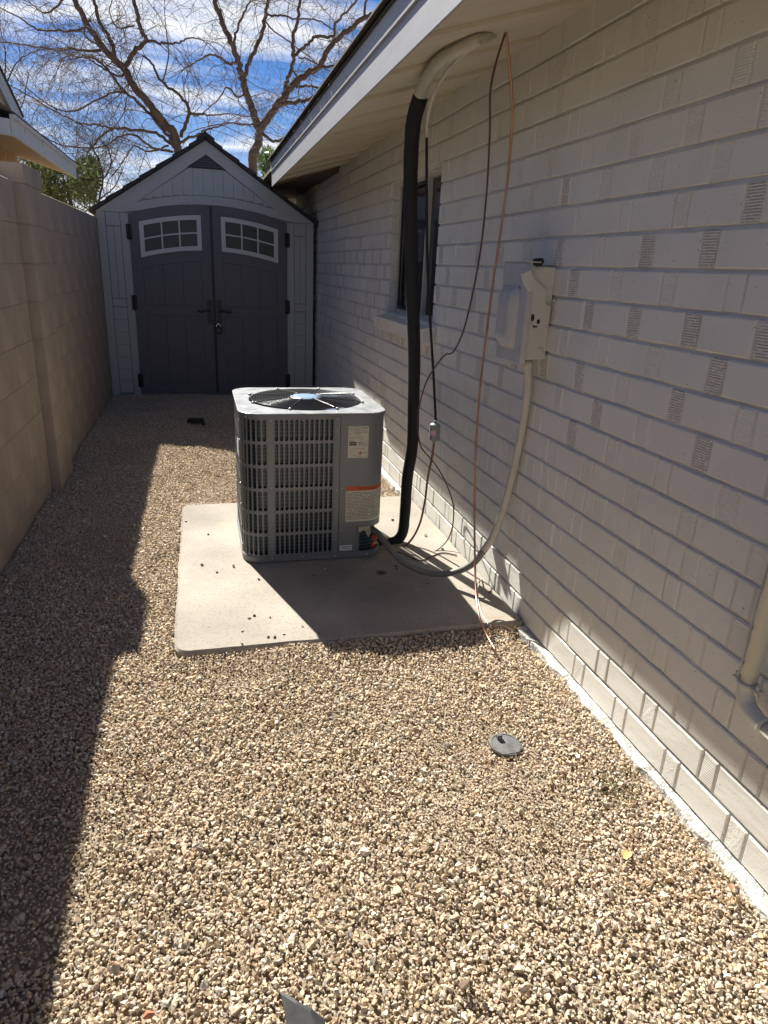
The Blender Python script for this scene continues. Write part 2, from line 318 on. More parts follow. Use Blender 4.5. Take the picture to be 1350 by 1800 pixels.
r2 = n.new('ShaderNodeValToRGB'); l.new(z.outputs['Fac'], r2.inputs[0]); r2.color_ramp.elements[0].color = (.55, .52, .5, 1); r2.color_ramp.elements[0].position = .32; r2.color_ramp.elements[1].color = (1.12, 1.1, 1.06, 1); r2.color_ramp.elements[1].position = .6
ml = n.new('ShaderNodeMixRGB'); ml.blend_type = 'MULTIPLY'; ml.inputs[0].default_value = 1; l.new(r.outputs[0], ml.inputs[1]); l.new(r2.outputs[0], ml.inputs[2]); l.new(ml.outputs[0], b.inputs['Base Color'])
bp = n.new('ShaderNodeBump'); bp.inputs['Strength'].default_value = .5; bp.inputs['Distance'].default_value = .002; l.new(z.outputs['Fac'], bp.inputs['Height']); l.new(bp.outputs[0], b.inputs['Normal'])

# ------------------------------------------------------------ ground
XW = 1.25; XL = -0.925
PX0, PX1, PY0, PY1, PZ = -0.146, 1.243, 2.245, 3.90, 0.036
_ph = rng.uniform(0, 6.28, 12)
def hg(x, y):
    h = .006 * np.sin(2.1 * x + 1.3 * y + _ph[0]) + .005 * np.sin(-3.7 * x + 4.1 * y + _ph[1]) + .004 * np.sin(9 * x + 3 * y + _ph[2]) + .003 * np.sin(-6 * x + 13 * y + _ph[3]) + .0025 * np.sin(21 * x - 8 * y + _ph[4])
    h = h - .012 * np.exp(-((x - 1.25) / .12) ** 2)
    d = np.maximum(np.maximum(PX0 - x, x - PX1), np.maximum(PY0 - y, y - PY1)); h = h + .018 * np.exp(-(d / .10) ** 2) * (x < 1.2)
    return h
xs = [-60, -30, -12, -5, -2.5, -1.3] + list(np.arange(-.95, 1.31, .05)) + [1.6, 2.5, 5, 12, 30, 60]
ys = [-40, -15, -5, -2] + list(np.arange(-1, 8.3, .05)) + [9, 11, 15, 25, 60, 120]
mb = MB(); nx = len(xs)
for y in ys:
    for x in xs:
        inside = -1.0 < x < 1.3 and -1.1 < y < 8.3
        mb.v.append((x, y, float(hg(x, y)) - .010 if inside else -.02))
mb.f = [(j * nx + i, j * nx + i + 1, (j + 1) * nx + i + 1, (j + 1) * nx + i) for j in range(len(ys) - 1) for i in range(nx - 1)]; mb.sm = [True] * len(mb.f)
tag(mb.build('ground', m_soil, recalc=False), 'tan sandy ground under the gravel of the side yard', None, kind='structure')

# gravel: stones scattered with geometry nodes over a cloud of points
stones = bpy.data.collections.new('stone_shapes')
for k in range(12):
    bm = bmesh.new()
    ax = (random.uniform(.8, 1.25), random.uniform(.65, 1.0), random.uniform(.5, .85))
    for i in range(11):
        v = Vector((random.gauss(0, 1), random.gauss(0, 1), random.gauss(0, 1))).normalized() * random.uniform(.80, 1.12)
        bm.verts.new((v.x * ax[0], v.y * ax[1], v.z * ax[2]))
    bmesh.ops.convex_hull(bm, input=bm.verts[:])
    bmesh.ops.delete(bm, geom=[v for v in bm.verts if not v.link_faces], context='VERTS')
    me = bpy.data.meshes.new('stone'); bm.to_mesh(me); bm.free(); me.materials.append(m_grav)
    stones.objects.link(bpy.data.objects.new('stone', me))
def gravel(name, x0, x1, y0, y1, sp, smin, smax, label, lift=0.0):
    gx, gy = np.meshgrid(np.arange(x0, x1, sp), np.arange(y0, y1, sp)); gx = gx.ravel(); gy = gy.ravel()
    gx = gx + rng.uniform(-.55, .55, gx.size) * sp; gy = gy + rng.uniform(-.55, .55, gy.size) * sp
    k = ~((gx > PX0 - .004) & (gx < 1.3) & (gy > PY0 - .004) & (gy < PY1 + .004)) & (gx < XW - .018) & (gx > XL + .006)
    k &= (gx < XW - .034 + .012 * np.sin(gy * 31) * np.sin(gy * 11)) | (rng.random(gx.size) < .0)
    k &= ((gx - .86) ** 2 + (gy - 1.57) ** 2) > .052 ** 2
    gx = gx[k]; gy = gy[k]; nn = gx.size
    sc = np.exp(rng.uniform(np.log(smin), np.log(smax), nn)); sc = sc * (1 - .22 * (np.sin(gx * 5.1 + 1) * np.sin(gy * 3.3) > .45)); big = rng.random(nn) < .012; sc = np.where(big, smax * rng.uniform(1.1, 1.5, nn), sc); gz = hg(gx, gy) + rng.uniform(-.42, .36, nn) * sc + lift + rng.normal(0, .0008, nn)
    me = bpy.data.meshes.new(name); me.vertices.add(nn); me.vertices.foreach_set('co', np.stack([gx, gy, gz], 1).ravel())
    a = me.attributes.new('rot', 'FLOAT_VECTOR', 'POINT'); rt = np.stack([rng.normal(0, .75, nn), rng.normal(0, .75, nn), rng.uniform(0, 6.28, nn)], 1); a.data.foreach_set('vector', rt.ravel())
    a = me.attributes.new('sc', 'FLOAT', 'POINT'); a.data.foreach_set('value', sc)
    o = bpy.data.objects.new(name, me); COL.objects.link(o); tag(o, label, 'gravel', kind='stuff')
    gt = bpy.data.node_groups.new(name, 'GeometryNodeTree'); gt.interface.new_socket('Geometry', in_out='INPUT', socket_type='NodeSocketGeometry'); gt.interface.new_socket('Geometry', in_out='OUTPUT', socket_type='NodeSocketGeometry')
    n = gt.nodes; l = gt.links; gi = n.new('NodeGroupInput'); go = n.new('NodeGroupOutput'); ip = n.new('GeometryNodeInstanceOnPoints'); ci = n.new('GeometryNodeCollectionInfo')
    ci.inputs['Collection'].default_value = stones; ci.inputs['Separate Children'].default_value = True; ci.inputs['Reset Children'].default_value = True
    ra = n.new('GeometryNodeInputNamedAttribute'); ra.data_type = 'FLOAT_VECTOR'; ra.inputs[0].default_value = 'rot'
    sa = n.new('GeometryNodeInputNamedAttribute'); sa.data_type = 'FLOAT'; sa.inputs[0].default_value = 'sc'
    er = n.new('FunctionNodeEulerToRotation')
    l.new(gi.outputs[0], ip.inputs['Points']); l.new(ci.outputs[0], ip.inputs['Instance']); ip.inputs['Pick Instance'].default_value = True
    l.new(ra.outputs['Attribute'], er.inputs[0]); l.new(er.outputs[0], ip.inputs['Rotation']); l.new(sa.outputs['Attribute'], ip.inputs['Scale']); l.new(ip.outputs[0], go.inputs[0])
    md = o.modifiers.new('scatter', 'NODES'); md.node_group = gt
    return o
gravel('gravel', XL, XW, .35, 4.2, .0088, .0036, .0102, 'tan crushed gravel covering the side yard from the foreground to the concrete pad')
gravel('gravel', XL, XW, 4.2, 9.2, .0118, .0055, .010, 'tan crushed gravel beyond the concrete pad, up to the shed')

# ------------------------------------------------------------ house wall
house = thing('house', (XW, 4, 0), 'house with white painted brick wall, window and low eave right of the gravel', 'house')
Y_END = float(WX(520, 362, XW)[1]); Y_BEG = -1.6
WY0, WY1, WZ0, WZ1 = 3.70, 4.66, 1.1, 1.9     # window opening
def soff_z(x): return 2.03 + (x - .66) * .303
ZTOP = soff_z(XW) - .0
G = .006
core = MB()
def rect_wo_window(mb, x0, x1, y0, y1, z0, z1):
    mb.box(x0, x1, y0, WY0, z0, z1); mb.box(x0, x1, WY1, y1, z0, z1); mb.box(x0, x1, WY0, WY1, z0, WZ0); mb.box(x0, x1, WY0, WY1, WZ1, z1)
rect_wo_window(core, XW + .0085, XW + .20, Y_BEG, Y_END, -.1, ZTOP + .1)
bricks = []      # (y0, y1, z0, z1, kind)
for c in range(22):
    z0 = .012 + c * .1; z1 = z0 + .1
    zb, zt = z0 + .005, z1 - .005
    if zt > ZTOP: zt = ZTOP + .02
    ys_ = []
    if c in (6, 20):
        y = Y_BEG
        while y < Y_END: ys_.append((y, y + .0645, 'h')); y += .0645
    elif c >= 21:
        y = Y_BEG + .1
        while y < Y_END: ys_.append((y, y + .2, 's')); y += .2
    else:
        y = Y_BEG + (.1286 if c % 2 else 0) + .057 + random.uniform(-.008, .008)
        ys_.append((Y_BEG, y, 's'))
        while y < Y_END:
            hw = .061 + random.uniform(-.003, .003); ys_.append((y, y + hw, 'h')); ys_.append((y + hw, y + .2572, 's')); y += .2572
    row = (7, 8, 9, 10, 11, 12, 13, 14, 15, 16, 17)
    for a, bb, k in ys_:
        bb = min(bb, Y_END)
        if bb - a < .015: continue
        if WZ0 - .02 < z0 < WZ1 - .02:
            if a >= WY0 - .004 and bb <= WY1 + .004: continue
            if a < WY0 < bb: bb = WY0
            if a < WY1 < bb: a = WY1
            if bb - a < .012: continue
        kk = 'plain'
        if k == 'h':
            u = random.random()
            if c in row: kk = 'ribdark' if u < (.62 if 8 < c < 15 else .12) else ('rib' if u < .9 else 'plain')
            elif c < 7: kk = 'stipple' if u < .75 else 'rib'
            else: kk = 'rib' if u < .6 else 'stipple'
        bricks.append((a, bb, zb, zt, kk))
    # course filler just behind the brick faces, with a bead at every head joint
    fy = [(Y_BEG, Y_END)] if not (WZ0 - .02 < z0 < WZ1 - .02) else [(Y_BEG, WY0), (WY1, Y_END)]
    for a, bb in fy: core.box(XW + .0035, XW + .0085, a, bb, zb + .002, zt - .002)
for a, bb, z0, z1, k in bricks:
    y = a; r = random.uniform(.0022, .0038); off = random.uniform(-.0008, .0018); n3 = 5
    for i in range(n3 - 1):
        za, zc = z0 + (z1 - z0) * i / (n3 - 1), z0 + (z1 - z0) * (i + 1) / (n3 - 1)
        dy = random.uniform(-.0012, .0012); q = XW + .004 - r - off
        core.add([(XW + .006, y + dy - r * 1.1, za), (q, y + dy, za), (XW + .006, y + dy + r * 1.1, za), (XW + .006, y + dy - r * 1.1, zc), (q, y + dy, zc), (XW + .006, y + dy + r * 1.1, zc)], [(0, 1, 4, 3), (1, 2, 5, 4)])
wall = core.build('wall', m_mortar, house)
def brick_geo(k):
    """unit-ish brick; front face at x=0, centred in y,z, front edges worn"""
    v = []; rr_ = lambda s: random.uniform(-s, s)
    return v
def worn_brick(mb, a, bb, z0, z1, dx=0.0):
    e = .0035; hx = XW + dx; d = XW + .012; j = lambda s=.0012: random.uniform(-s, s)
    ym = (a + bb) / 2 + j(.01)
    back = [(d, a + G / 2, z0), (d, bb - G / 2, z0), (d, bb - G / 2, z1), (d, a + G / 2, z1)]
    mid = [(hx + e, a + G / 2, z0 + j()), (hx + e, ym, z0 + j(.0018)), (hx + e, bb - G / 2, z0 + j()), (hx + e, bb - G / 2, z1 + j()), (hx + e, ym, z1 + j(.002)), (hx + e, a + G / 2, z1 + j())]
    fr = [(hx + j(.0007), a + G / 2 + e, z0 + e), (hx + j(.0007), ym, z0 + e), (hx + j(.0007), bb - G / 2 - e, z0 + e), (hx + j(.0007), bb - G / 2 - e, z1 - e), (hx + j(.0007), ym, z1 - e), (hx + j(.0007), a + G / 2 + e, z1 - e)]
    fs = [(10, 11, 12, 15), (12, 13, 14, 15)]
    fs += [(4 + i, 4 + (i + 1) % 6, 10 + (i + 1) % 6, 10 + i) for i in range(6)]
    fs += [(0, 1, 6, 5, 4), (1, 2, 7, 6), (2, 3, 9, 8, 7), (3, 0, 4, 9)]
    mb.add(back + mid + fr, fs)
def scr(bk):
    a, bb, z0, z1, k = bk; P = [proj((XW, y, z)) for y in (a, bb) for z in (z0, z1)]
    if a < .55: return 0
    P = np.array(P); cx_, cy_ = P.mean(0)
    if cx_ > 1420 or cy_ < -40 or cy_ > 1840: return 0
    return abs((P[2][0] - P[0][0])) * abs(P[1][1] - P[0][1])
order = sorted(range(len(bricks)), key=lambda i: -scr(bricks[i])); near = set(order[:300])
far = {k: MB() for k in BR}
shared = {}
for i, bk in enumerate(bricks):
    a, bb, z0, z1, k = bk; dx = random.uniform(-.0022, .0012)
    if i in near:
        mb = MB(); worn_brick(mb, a, bb, z0, z1, dx); c = ((a + bb) / 2, (z0 + z1) / 2)
        mb.v = [(v[0] - XW, v[1] - c[0], v[2] - c[1]) for v in mb.v]
        me = mb.mesh('brick', BR[k]); o = bpy.data.objects.new('brick', me); COL.objects.link(o); o.location = (XW, c[0], c[1]); o.parent = wall
    else: worn_brick(far[k], a, bb, z0, z1, dx)
allfar = MB(); offs = []
for k in BR:
    allfar.add(far[k].v, far[k].f); offs += [list(BR).index(k)] * len(far[k].f)
o = allfar.build('brick', None, wall, recalc=False); tag(o, kind='stuff')
for k in BR: o.data.materials.append(BR[k])
o.data.polygons.foreach_set('material_index', offs)
# rough footing strip below the first course
fo = MB(); yy = np.arange(Y_BEG, Y_END, .03); vs_ = []
for y in yy:
    e1 = .030 + .006 * math.sin(y * 9) + .004 * math.sin(y * 23) + random.uniform(-.005, .005); t = .010 + random.uniform(-.004, .004)
    if PY0 < y < PY1: e1 = .004
    vs_ += [(XW + .02, y, t + .003), (XW - e1 * .5, y, t + random.uniform(-.002, .002)), (XW - e1, y, t - .004), (XW - e1 - .006, y, -.06)]
fo.add(vs_, [(i * 4 + k, (i + 1) * 4 + k, (i + 1) * 4 + k + 1, i * 4 + k + 1) for i in range(len(yy) - 1) for k in range(3)])
fo.build('footing', m_foot, house)
# house body end wall and back mass
bd = MB(); bd.box(XW + .21, 7, Y_BEG, Y_END - .002, -.1, 2.3); bd.build('house_body', m_mortar, house)
# window
win = MB(); xf = XW + .055
f_ = .022
win.box(xf, xf + .04, WY0, WY0 + f_, WZ0, WZ1); win.box(xf, xf + .04, WY1 - f_, WY1, WZ0, WZ1)
win.box(xf, xf + .04, WY0 + f_, WY1 - f_, WZ0, WZ0 + f_ + .01); win.box(xf, xf + .04, WY0 + f_, WY1 - f_, WZ1 - f_, WZ1)
ymid = 4.07; win.box(xf - .004, xf + .036, ymid - .012, ymid + .012, WZ0 + f_ + .01, WZ1 - f_)
window = win.build('window', m_winframe, house)
g_ = MB(); g_.box(xf + .02, xf + .024, WY0 + f_, ymid - .012, WZ0 + .032, WZ1 - f_); g_.build('pane', m_glass, window)
g_ = MB(); g_.box(xf + .026, xf + .03, ymid + .012, WY1 - f_, WZ0 + .032, WZ1 - f_); g_.build('pane', m_glass, window)
fm = MB()
for y0, y1 in ((ymid + .012, WY1 - f_),):
    fm.box(xf + .004, xf + .016, y0, y0 + .018, WZ0 + .034, WZ1 - f_ - .002); fm.box(xf + .004, xf + .016, y1 - .018, y1, WZ0 + .034, WZ1 - f_ - .002)
    fm.box(xf + .004, xf + .016, y0 + .018, y1 - .018, WZ0 + .034, WZ0 + .054); fm.box(xf + .004, xf + .016, y0 + .018, y1 - .018, WZ1 - f_ - .02, WZ1 - f_ - .002)
fm.build('screen_frame', m_hard, window)
jb = MB(); 
for c in range(8):      # reveal bricks in the jambs, one per course
    z0 = WZ0 + .018 + c * .1 - .012; 
    jb.bbox(XW + .014, xf - .001, WY1 - .006, WY1 + .02, z0 + .006, z0 + .094, .003); jb.bbox(XW + .014, xf - .001, WY0 - .02, WY0 + .006, z0 + .006, z0 + .094, .003)
jb.box(XW + .004, xf + .05, WY0 + .004, WY1 - .004, WZ1 - .004, WZ1 + .02)
jb.build('jamb', m_mortar, house)
# sloped brick sill
sill = bpy.data.objects.new('window_sill', None)
sm_ = MB(); sm_.prism([(XW - .060, 1.005), (XW + .12, 1.045), (XW + .12, 1.095), (XW - .068, 1.070)], WY0 - .05, WY1 + .05, 'y'); sill = sm_.build('window_sill', m_mortar, house)
ny = 15; pit = (WY1 + .10 - WY0) / ny; base = None
for i in range(ny):
    y0 = WY0 - .05 + i * pit
    b_ = MB(); b_.prism([(XW - .078, 1.0), (XW - .030, .990), (XW + .10, 1.03), (XW + .10, 1.104), (XW - .088, 1.078)], y0 + .003, y0 + pit - .003, 'y')
    if base is None: base = b_.build('brick', BR['stipple'], sill)
    else:
        o = base.copy(); COL.objects.link(o); o.parent = sill; o.location = (0, i * pit, 0)
# roof
roof = MB(); X0 = .635
EY0, EY1 = -1.8, 6.46
rs = .303
roof.prism([(X0 + .01, 2.195), (X0 + .005, 2.18), (4.2, 2.18 + 3.565 * rs), (4.2, 2.21 + 3.565 * rs)], EY0, EY1, 'y')
roofo = roof.build('roof', m_shingle, house)
sh = MB()
for i in range(16):
    xa = X0 - .012 + i * .14; za = 2.192 + (xa - X0) * rs + .012
    y = EY0 - .3 * (i % 2)
    while y < EY1:
        sh.prism([(xa, za), (xa + .15, za + .15 * rs - .006), (xa + .15, za + .15 * rs - .001), (xa, za + .007)], max(y + .003, EY0), min(y + .30, EY1), 'y'); y += .305 + random.uniform(-.01, .01)
tag(sh.build('shingle', m_shingle, roofo), kind='stuff')
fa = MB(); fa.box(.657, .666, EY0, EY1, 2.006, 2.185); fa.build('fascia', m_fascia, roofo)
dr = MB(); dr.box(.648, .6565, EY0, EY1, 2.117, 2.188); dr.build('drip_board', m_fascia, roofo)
# soffit planks, lapped
edges = [-1.8, -1.3, -.85, -.4, .1, .55, 1.05, 1.62, 2.24, 2.688, 3.124, 3.603, 4.058, 4.449, 4.86, 5.27, 5.68, 6.09, EY1]
for i in range(len(edges) - 1):
    y0, y1 = edges[i], edges[i + 1]; xe = XW + .004
    d0 = .0 if i > 7 else .0; lift0 = .006; lift1 = .014
    if y1 <= 2.25 and y0 > 1.5: lift1 = .03
    pl = MB(); xa = .6665; vs_ = []
    for y, lf in ((y0, -lift1), (y1 - .001, 0)):
        for x in (xa, xe):
            vs_.append((x, y, soff_z(x) + lf))
        for x in (xe, xa): vs_.append((x, y, soff_z(x) + lf + .014))
    pl.add(vs_, [(0, 1, 5, 4), (1, 2, 6, 5), (2, 3, 7, 6), (3, 0, 4, 7), (0, 3, 2, 1), (4, 5, 6, 7)]); pl.build('soffit_plank', m_soffit, roofo)
nb = MB(); nb.prism([(.681, soff_z(.681) + .016), (XW + .20, soff_z(XW + .2) + .016), (XW + .20, soff_z(XW + .2) + .04), (.681, soff_z(.681) + .04)], EY0, EY1 - .001, 'y'); nb.build('soffit_backing', m_soffit, roofo)
eb = MB(); eb.prism([(.668, 2.012), (XW - .002, soff_z(XW) - .012), (XW - .002, soff_z(XW) + .05), (.668, 2.18)], EY1 + .001, EY1 + .04, 'y'); eb.build('end_rafter', m_bark2, roofo)
pc = MB(); pc.prism([(.682, 2.165), (5, 2.165), (5, 2.19 + 4.318 * .303), (.682, 2.188)], EY1 + .041, 7.57, 'y'); pc.prism([(.684, 2.178), (5, 2.178), (5, 2.20 + 4.316 * .303), (.684, 2.20)], 7.5695, 9.7, 'y'); pco = pc.build('sun_block_roof', m_bark2, house)  # roof piece added past the eave to keep sun off the wall
pc = MB(); pc.box(.80, 5, 9.55, 9.64, 2.10, 2.2245); pc.box(1.9, 1.99, 9.55, 9.64, 0, 2.0995); pc.build('patio_beam', m_cream, house)

# ------------------------------------------------------------ block wall on the left
bw = thing('block_wall', (XL, 4, 0), 'tall tan painted concrete block wall with a projecting pier along the left side', 'wall')
ZC = 1.73; YG = 4.36; YB = 4.80; YEND = 10.5
jm = MB(); jm.box(XL - .16, XL - .0035, -1.5, YG - .012, -.05, ZC - .006); jm.box(XL - .16, XL - .0035, YG + .01, YEND, -.05, ZC - .006)
core_o = jm.build('joint_core', m_crackfill, bw)
dk = MB(); dk.box(XL - .15, XL - .02, YG - .0125, YG + .0105, -.05, ZC - .03); dk.build('expansion_gap', m_dark, bw)
def block(y0, y1, z0, z1, x0, x1, parent=bw, g=.0016, nm='block'):
    m_ = MB(); cx, cy, cz = (x0 + x1) / 2, (y0 + y1) / 2, z0
    dx = random.uniform(-.0008, .0008)
    m_.bbox(x0 - cx, x1 - cx + dx, y0 - cy + g / 2, y1 - cy - g / 2, g / 2, z1 - z0 - g / 2, .0005)
    me = m_.mesh('block', m_block); bm = bmesh.new(); bm.from_mesh(me); bmesh.ops.recalc_face_normals(bm, faces=bm.faces); bm.to_mesh(me); bm.free()
    o = bpy.data.objects.new(nm, me); COL.objects.link(o); o.location = (cx, cy, cz); par(o, parent); return o
H9 = [-.06] + [ZC - .2035 * k for k in range(8, -1, -1)]
H9 = sorted(set(H9)); nC = len(H9) - 1
for c in range(nC):
    z0, z1 = H9[c], H9[c + 1]
    y = YG - .012; first = True
    while y > -1.5:
        L_ = .203 if (first and c % 2) else .406; first = False
        ya = max(y - L_, -1.5)
        if y - ya > .03: block(ya, y, z0, z1, XL - .10, XL)
        y -= L_
    y = YB; first = True
    while y < YEND:
        L_ = .203 if (first and c % 2) else .406; first = False
        yb = min(y + L_, YEND)
        if yb - y > .03: block(y, yb, z0, z1, XL - .10, XL)
        y += L_
    block(YG + .011, YB, z0, z1, XL - .20, XL + .052)
block(YG + .008, YB + .03, ZC, ZC + .10, XL - .24, XL + .055, nm='cap_block')
cp = MB(); cp.bbox(XL - .165, XL + .001, -1.5, YG - .012, ZC - .005, ZC + .008, .003); cp.bbox(XL - .165, XL + .001, YB, YEND, ZC - .005, ZC + .008, .003); cp.build('cap', m_block, bw)

# ------------------------------------------------------------ neighbour's building over the wall
nbh = thing('neighbour_house', (-1.6, 8, 0), 'pale yellow neighbouring building with low white eave rising above the block wall', 'house')
XN = -1.3; pn = WX(27, 240, XN); pf = WX(135, 313, XN); ztop = WX(28, 205, XN)[2]
ny0, ny1 = float(pn[1]), float(pf[1]); zb = float(pn[2]); ht = .15; sl = .30
fa = MB(); fa.box(XN - .022, XN, ny0, ny1, zb, zb + ht - .03); nf = fa.build('fascia', m_neigh, nbh)
fa = MB(); fa.box(XN - .022, XN + .018, ny0 - .01, ny1 + .01, zb + ht - .03, zb + ht); fa.build('drip_board', m_neigh, nbh)
ra_ = MB(); ra_.prism([(XN - .023, zb), (XN - .023, zb + ht - .035), (XN - 1.5, zb + ht - .035 + 1.5 * sl * .25), (XN - 1.5, zb + 1.5 * sl * .25)], ny0 - .024, ny0, 'y'); ra_.build('rake_board', m_neigh, nbh)
for i in range(9):
    xa = XN - .024 - i * .085; z_a = zb + .012 + i * .085 * sl
    q = MB(); q.prism([(xa, z_a), (xa, z_a + .015), (xa - .081, z_a + .015 + .081 * sl), (xa - .081, z_a + .081 * sl)], ny0 + .002, ny1, 'y'); q.build('soffit_board', m_neighsof, nbh)
q = MB(); q.prism([(XN + .02, zb + ht), (XN + .02, zb + ht + .012), (XN - 2.2, zb + ht + .012 + 2.2 * sl), (XN - 2.2, zb + ht + 2.2 * sl)], ny0 - .03, ny1 + .03, 'y'); q.build('roof', m_shingle, nbh)
xw = -1.9; yw = float(WX(31, 285, xw)[1])
q = MB(); q.box(-5, xw, 3.5, yw, -.05, 2.45); nw_ = q.build('wall', m_neighwall, nbh)
y = 5.5
while y < yw:
    q = MB(); q.box(xw, xw + .012, y, min(y + .13, yw), 1.2, 2.36); q.build('siding_board', m_neighwall, nw_); y += .15
xg = -1.52; a1 = WX(40, 207, xg); a2 = WX(-40, 38, xg)
q = MB(); q.prism([(a1[1], a1[2]), (a2[1], a2[2]), (a2[1], a1[2])], xg - .2, xg - .03, 'x'); q.build('gable_wall', m_neighwall, nbh)
dvv = np.array([a2[1] - a1[1], a2[2] - a1[2]]); dvv /= np.linalg.norm(dvv); nn_ = np.array([dvv[1], -dvv[0]]); nn_ = nn_ if nn_[0] < 0 else -nn_
if nn_[1] > 0: nn_ = -nn_
A1 = np.array([a1[1], a1[2]]); A2 = np.array([a2[1], a2[2]])
q = MB(); q.prism([tuple(A1), tuple(A2), tuple(A2 + nn_ * .16), tuple(A1 + nn_ * .16)], xg - .03, xg, 'x'); q.build('barge_board', m_neigh, nbh)
q = MB(); q.prism([tuple(A1), tuple(A2), tuple(A2 - nn_ * .02), tuple(A1 - nn_ * .02)], xg - .1, xg + .012, 'x'); q.build('roof_edge', m_shingle, nbh)

# ------------------------------------------------------------ concrete pad
pad = MB(); pts = []
def rr(x0, x1, y0, y1, r, n=6):
    P = []
    for cx, cy, a0 in ((x1 - r[0], y0 + r[0], -90), (x1 - r[1], y1 - r[1], 0), (x0 + r[2], y1 - r[2], 90), (x0 + r[3], y0 + r[3], 180)):
        rad = r[(-1 if False else 0)] if False else None
    cs = [(x1, y0, -90, r[0], -1, 1), (x1, y1, 0, r[1], -1, -1), (x0, y1, 90, r[2], 1, -1), (x0, y0, 180, r[3], 1, 1)]
    for X, Y, a0, R_, sx_, sy_ in cs:
        for i in range(n + 1):
            a = math.radians(a0 + 90 * i / n); P.append((X + sx_ * R_ + R_ * math.cos(a), Y + sy_ * R_ + R_ * math.sin(a)))
    return P
o1 = rr(PX0, PX1, PY0, PY1, (.01, .01, .05, .06)); o2 = rr(PX0 + .012, PX1 - .001, PY0 + .012, PY1 - .012, (.01, .01, .045, .055)); nP = len(o1)
def jit(x, y): return random.uniform(-.002, .002)
# denser outline with a slightly wavering, chipped edge
def densify(P, st=.025):
    out = []
    for i in range(len(P)):
        a = np.array(P[i]); b2 = np.array(P[(i + 1) % len(P)]); k = max(1, int(np.linalg.norm(b2 - a) / st))
        for j in range(k): out.append(a + (b2 - a) * j / k)
    return out
O1 = densify(o1); cc = np.array([(PX0 + PX1) / 2, (PY0 + PY1) / 2]); nO = len(O1)
ring0 = []; ring1 = []; ring2 = []; wob = 0
for p_ in O1:
    wob = .8 * wob + random.uniform(-.0016, .0016); d_ = p_ - cc; d_ = d_ / np.array([(PX1 - PX0) / 2, (PY1 - PY0) / 2])
    nv = np.array([math.copysign(1, d_[0]) if abs(d_[0]) > abs(d_[1]) else 0, math.copysign(1, d_[1]) if abs(d_[1]) >= abs(d_[0]) else 0])
    ring0.append((*(p_ + nv * wob), -.06)); ring1.append((*(p_ + nv * wob), PZ - .010 + random.uniform(-.002, .002))); ring2.append((*(p_ - nv * .010 + nv * wob), PZ))
pad.add(ring0 + ring1 + ring2, [(i, (i + 1) % nO, nO + (i + 1) % nO, nO + i) for i in range(nO)] + [(nO + i, nO + (i + 1) % nO, 2 * nO + (i + 1) % nO, 2 * nO + i) for i in range(nO)] + [tuple(range(2 * nO, 3 * nO))])
tag(pad.build('concrete_pad', m_conc, recenter=True), 'square tan concrete slab under the air conditioner against the brick wall', 'slab')

# ------------------------------------------------------------ condenser
CX, CY, HA, RC = .491, 3.326, .335, .09
Z0, Z1 = .062, .758
ac = thing('air_conditioner', (CX, CY, PZ), 'grey square outdoor air conditioner unit with slotted sides and round fan grille on the slab', 'air conditioner')
ST = HA - RC; ARC = RC * math.pi / 2
def per(s, out=0.0):
    """perimeter of the cabinet: s=0 start of the front straight (left), grows to the right"""
    Lf = 2 * ST; tot = 4 * (Lf + ARC); s = (s + tot) % tot; side = int(s // (Lf + ARC)); t = s - side * (Lf + ARC)
    if t <= Lf: p = np.array([-ST + t, -HA - out])
    else:
        a = -math.pi / 2 + (t - Lf) / RC; p = np.array([ST + (RC + out) * math.cos(a), -ST + (RC + out) * math.sin(a)])
    for _ in range(side): p = np.array([-p[1], p[0]])
    return CX + p[0], CY + p[1]
TOT = 4 * (2 * ST + ARC)
def band(mb, s0, s1, z0, z1, out=0, th=.004, step=.012):
    n_ = max(2, int((s1 - s0) / step) + 1); ss = np.linspace(s0, s1, n_); vs_ = []
    for s_ in ss:
        a = per(s_, out); c = per(s_, out - th); vs_ += [(a[0], a[1], z0), (a[0], a[1], z1), (c[0], c[1], z1), (c[0], c[1], z0)]
    fs = [(i * 4 + k, (i + 1) * 4 + k, (i + 1) * 4 + (k + 1) % 4, i * 4 + (k + 1) % 4) for i in range(n_ - 1) for k in range(4)]
    fs += [(0, 1, 2, 3), (4 * n_ - 1, 4 * n_ - 2, 4 * n_ - 3, 4 * n_ - 4)]; mb.add(vs_, fs)
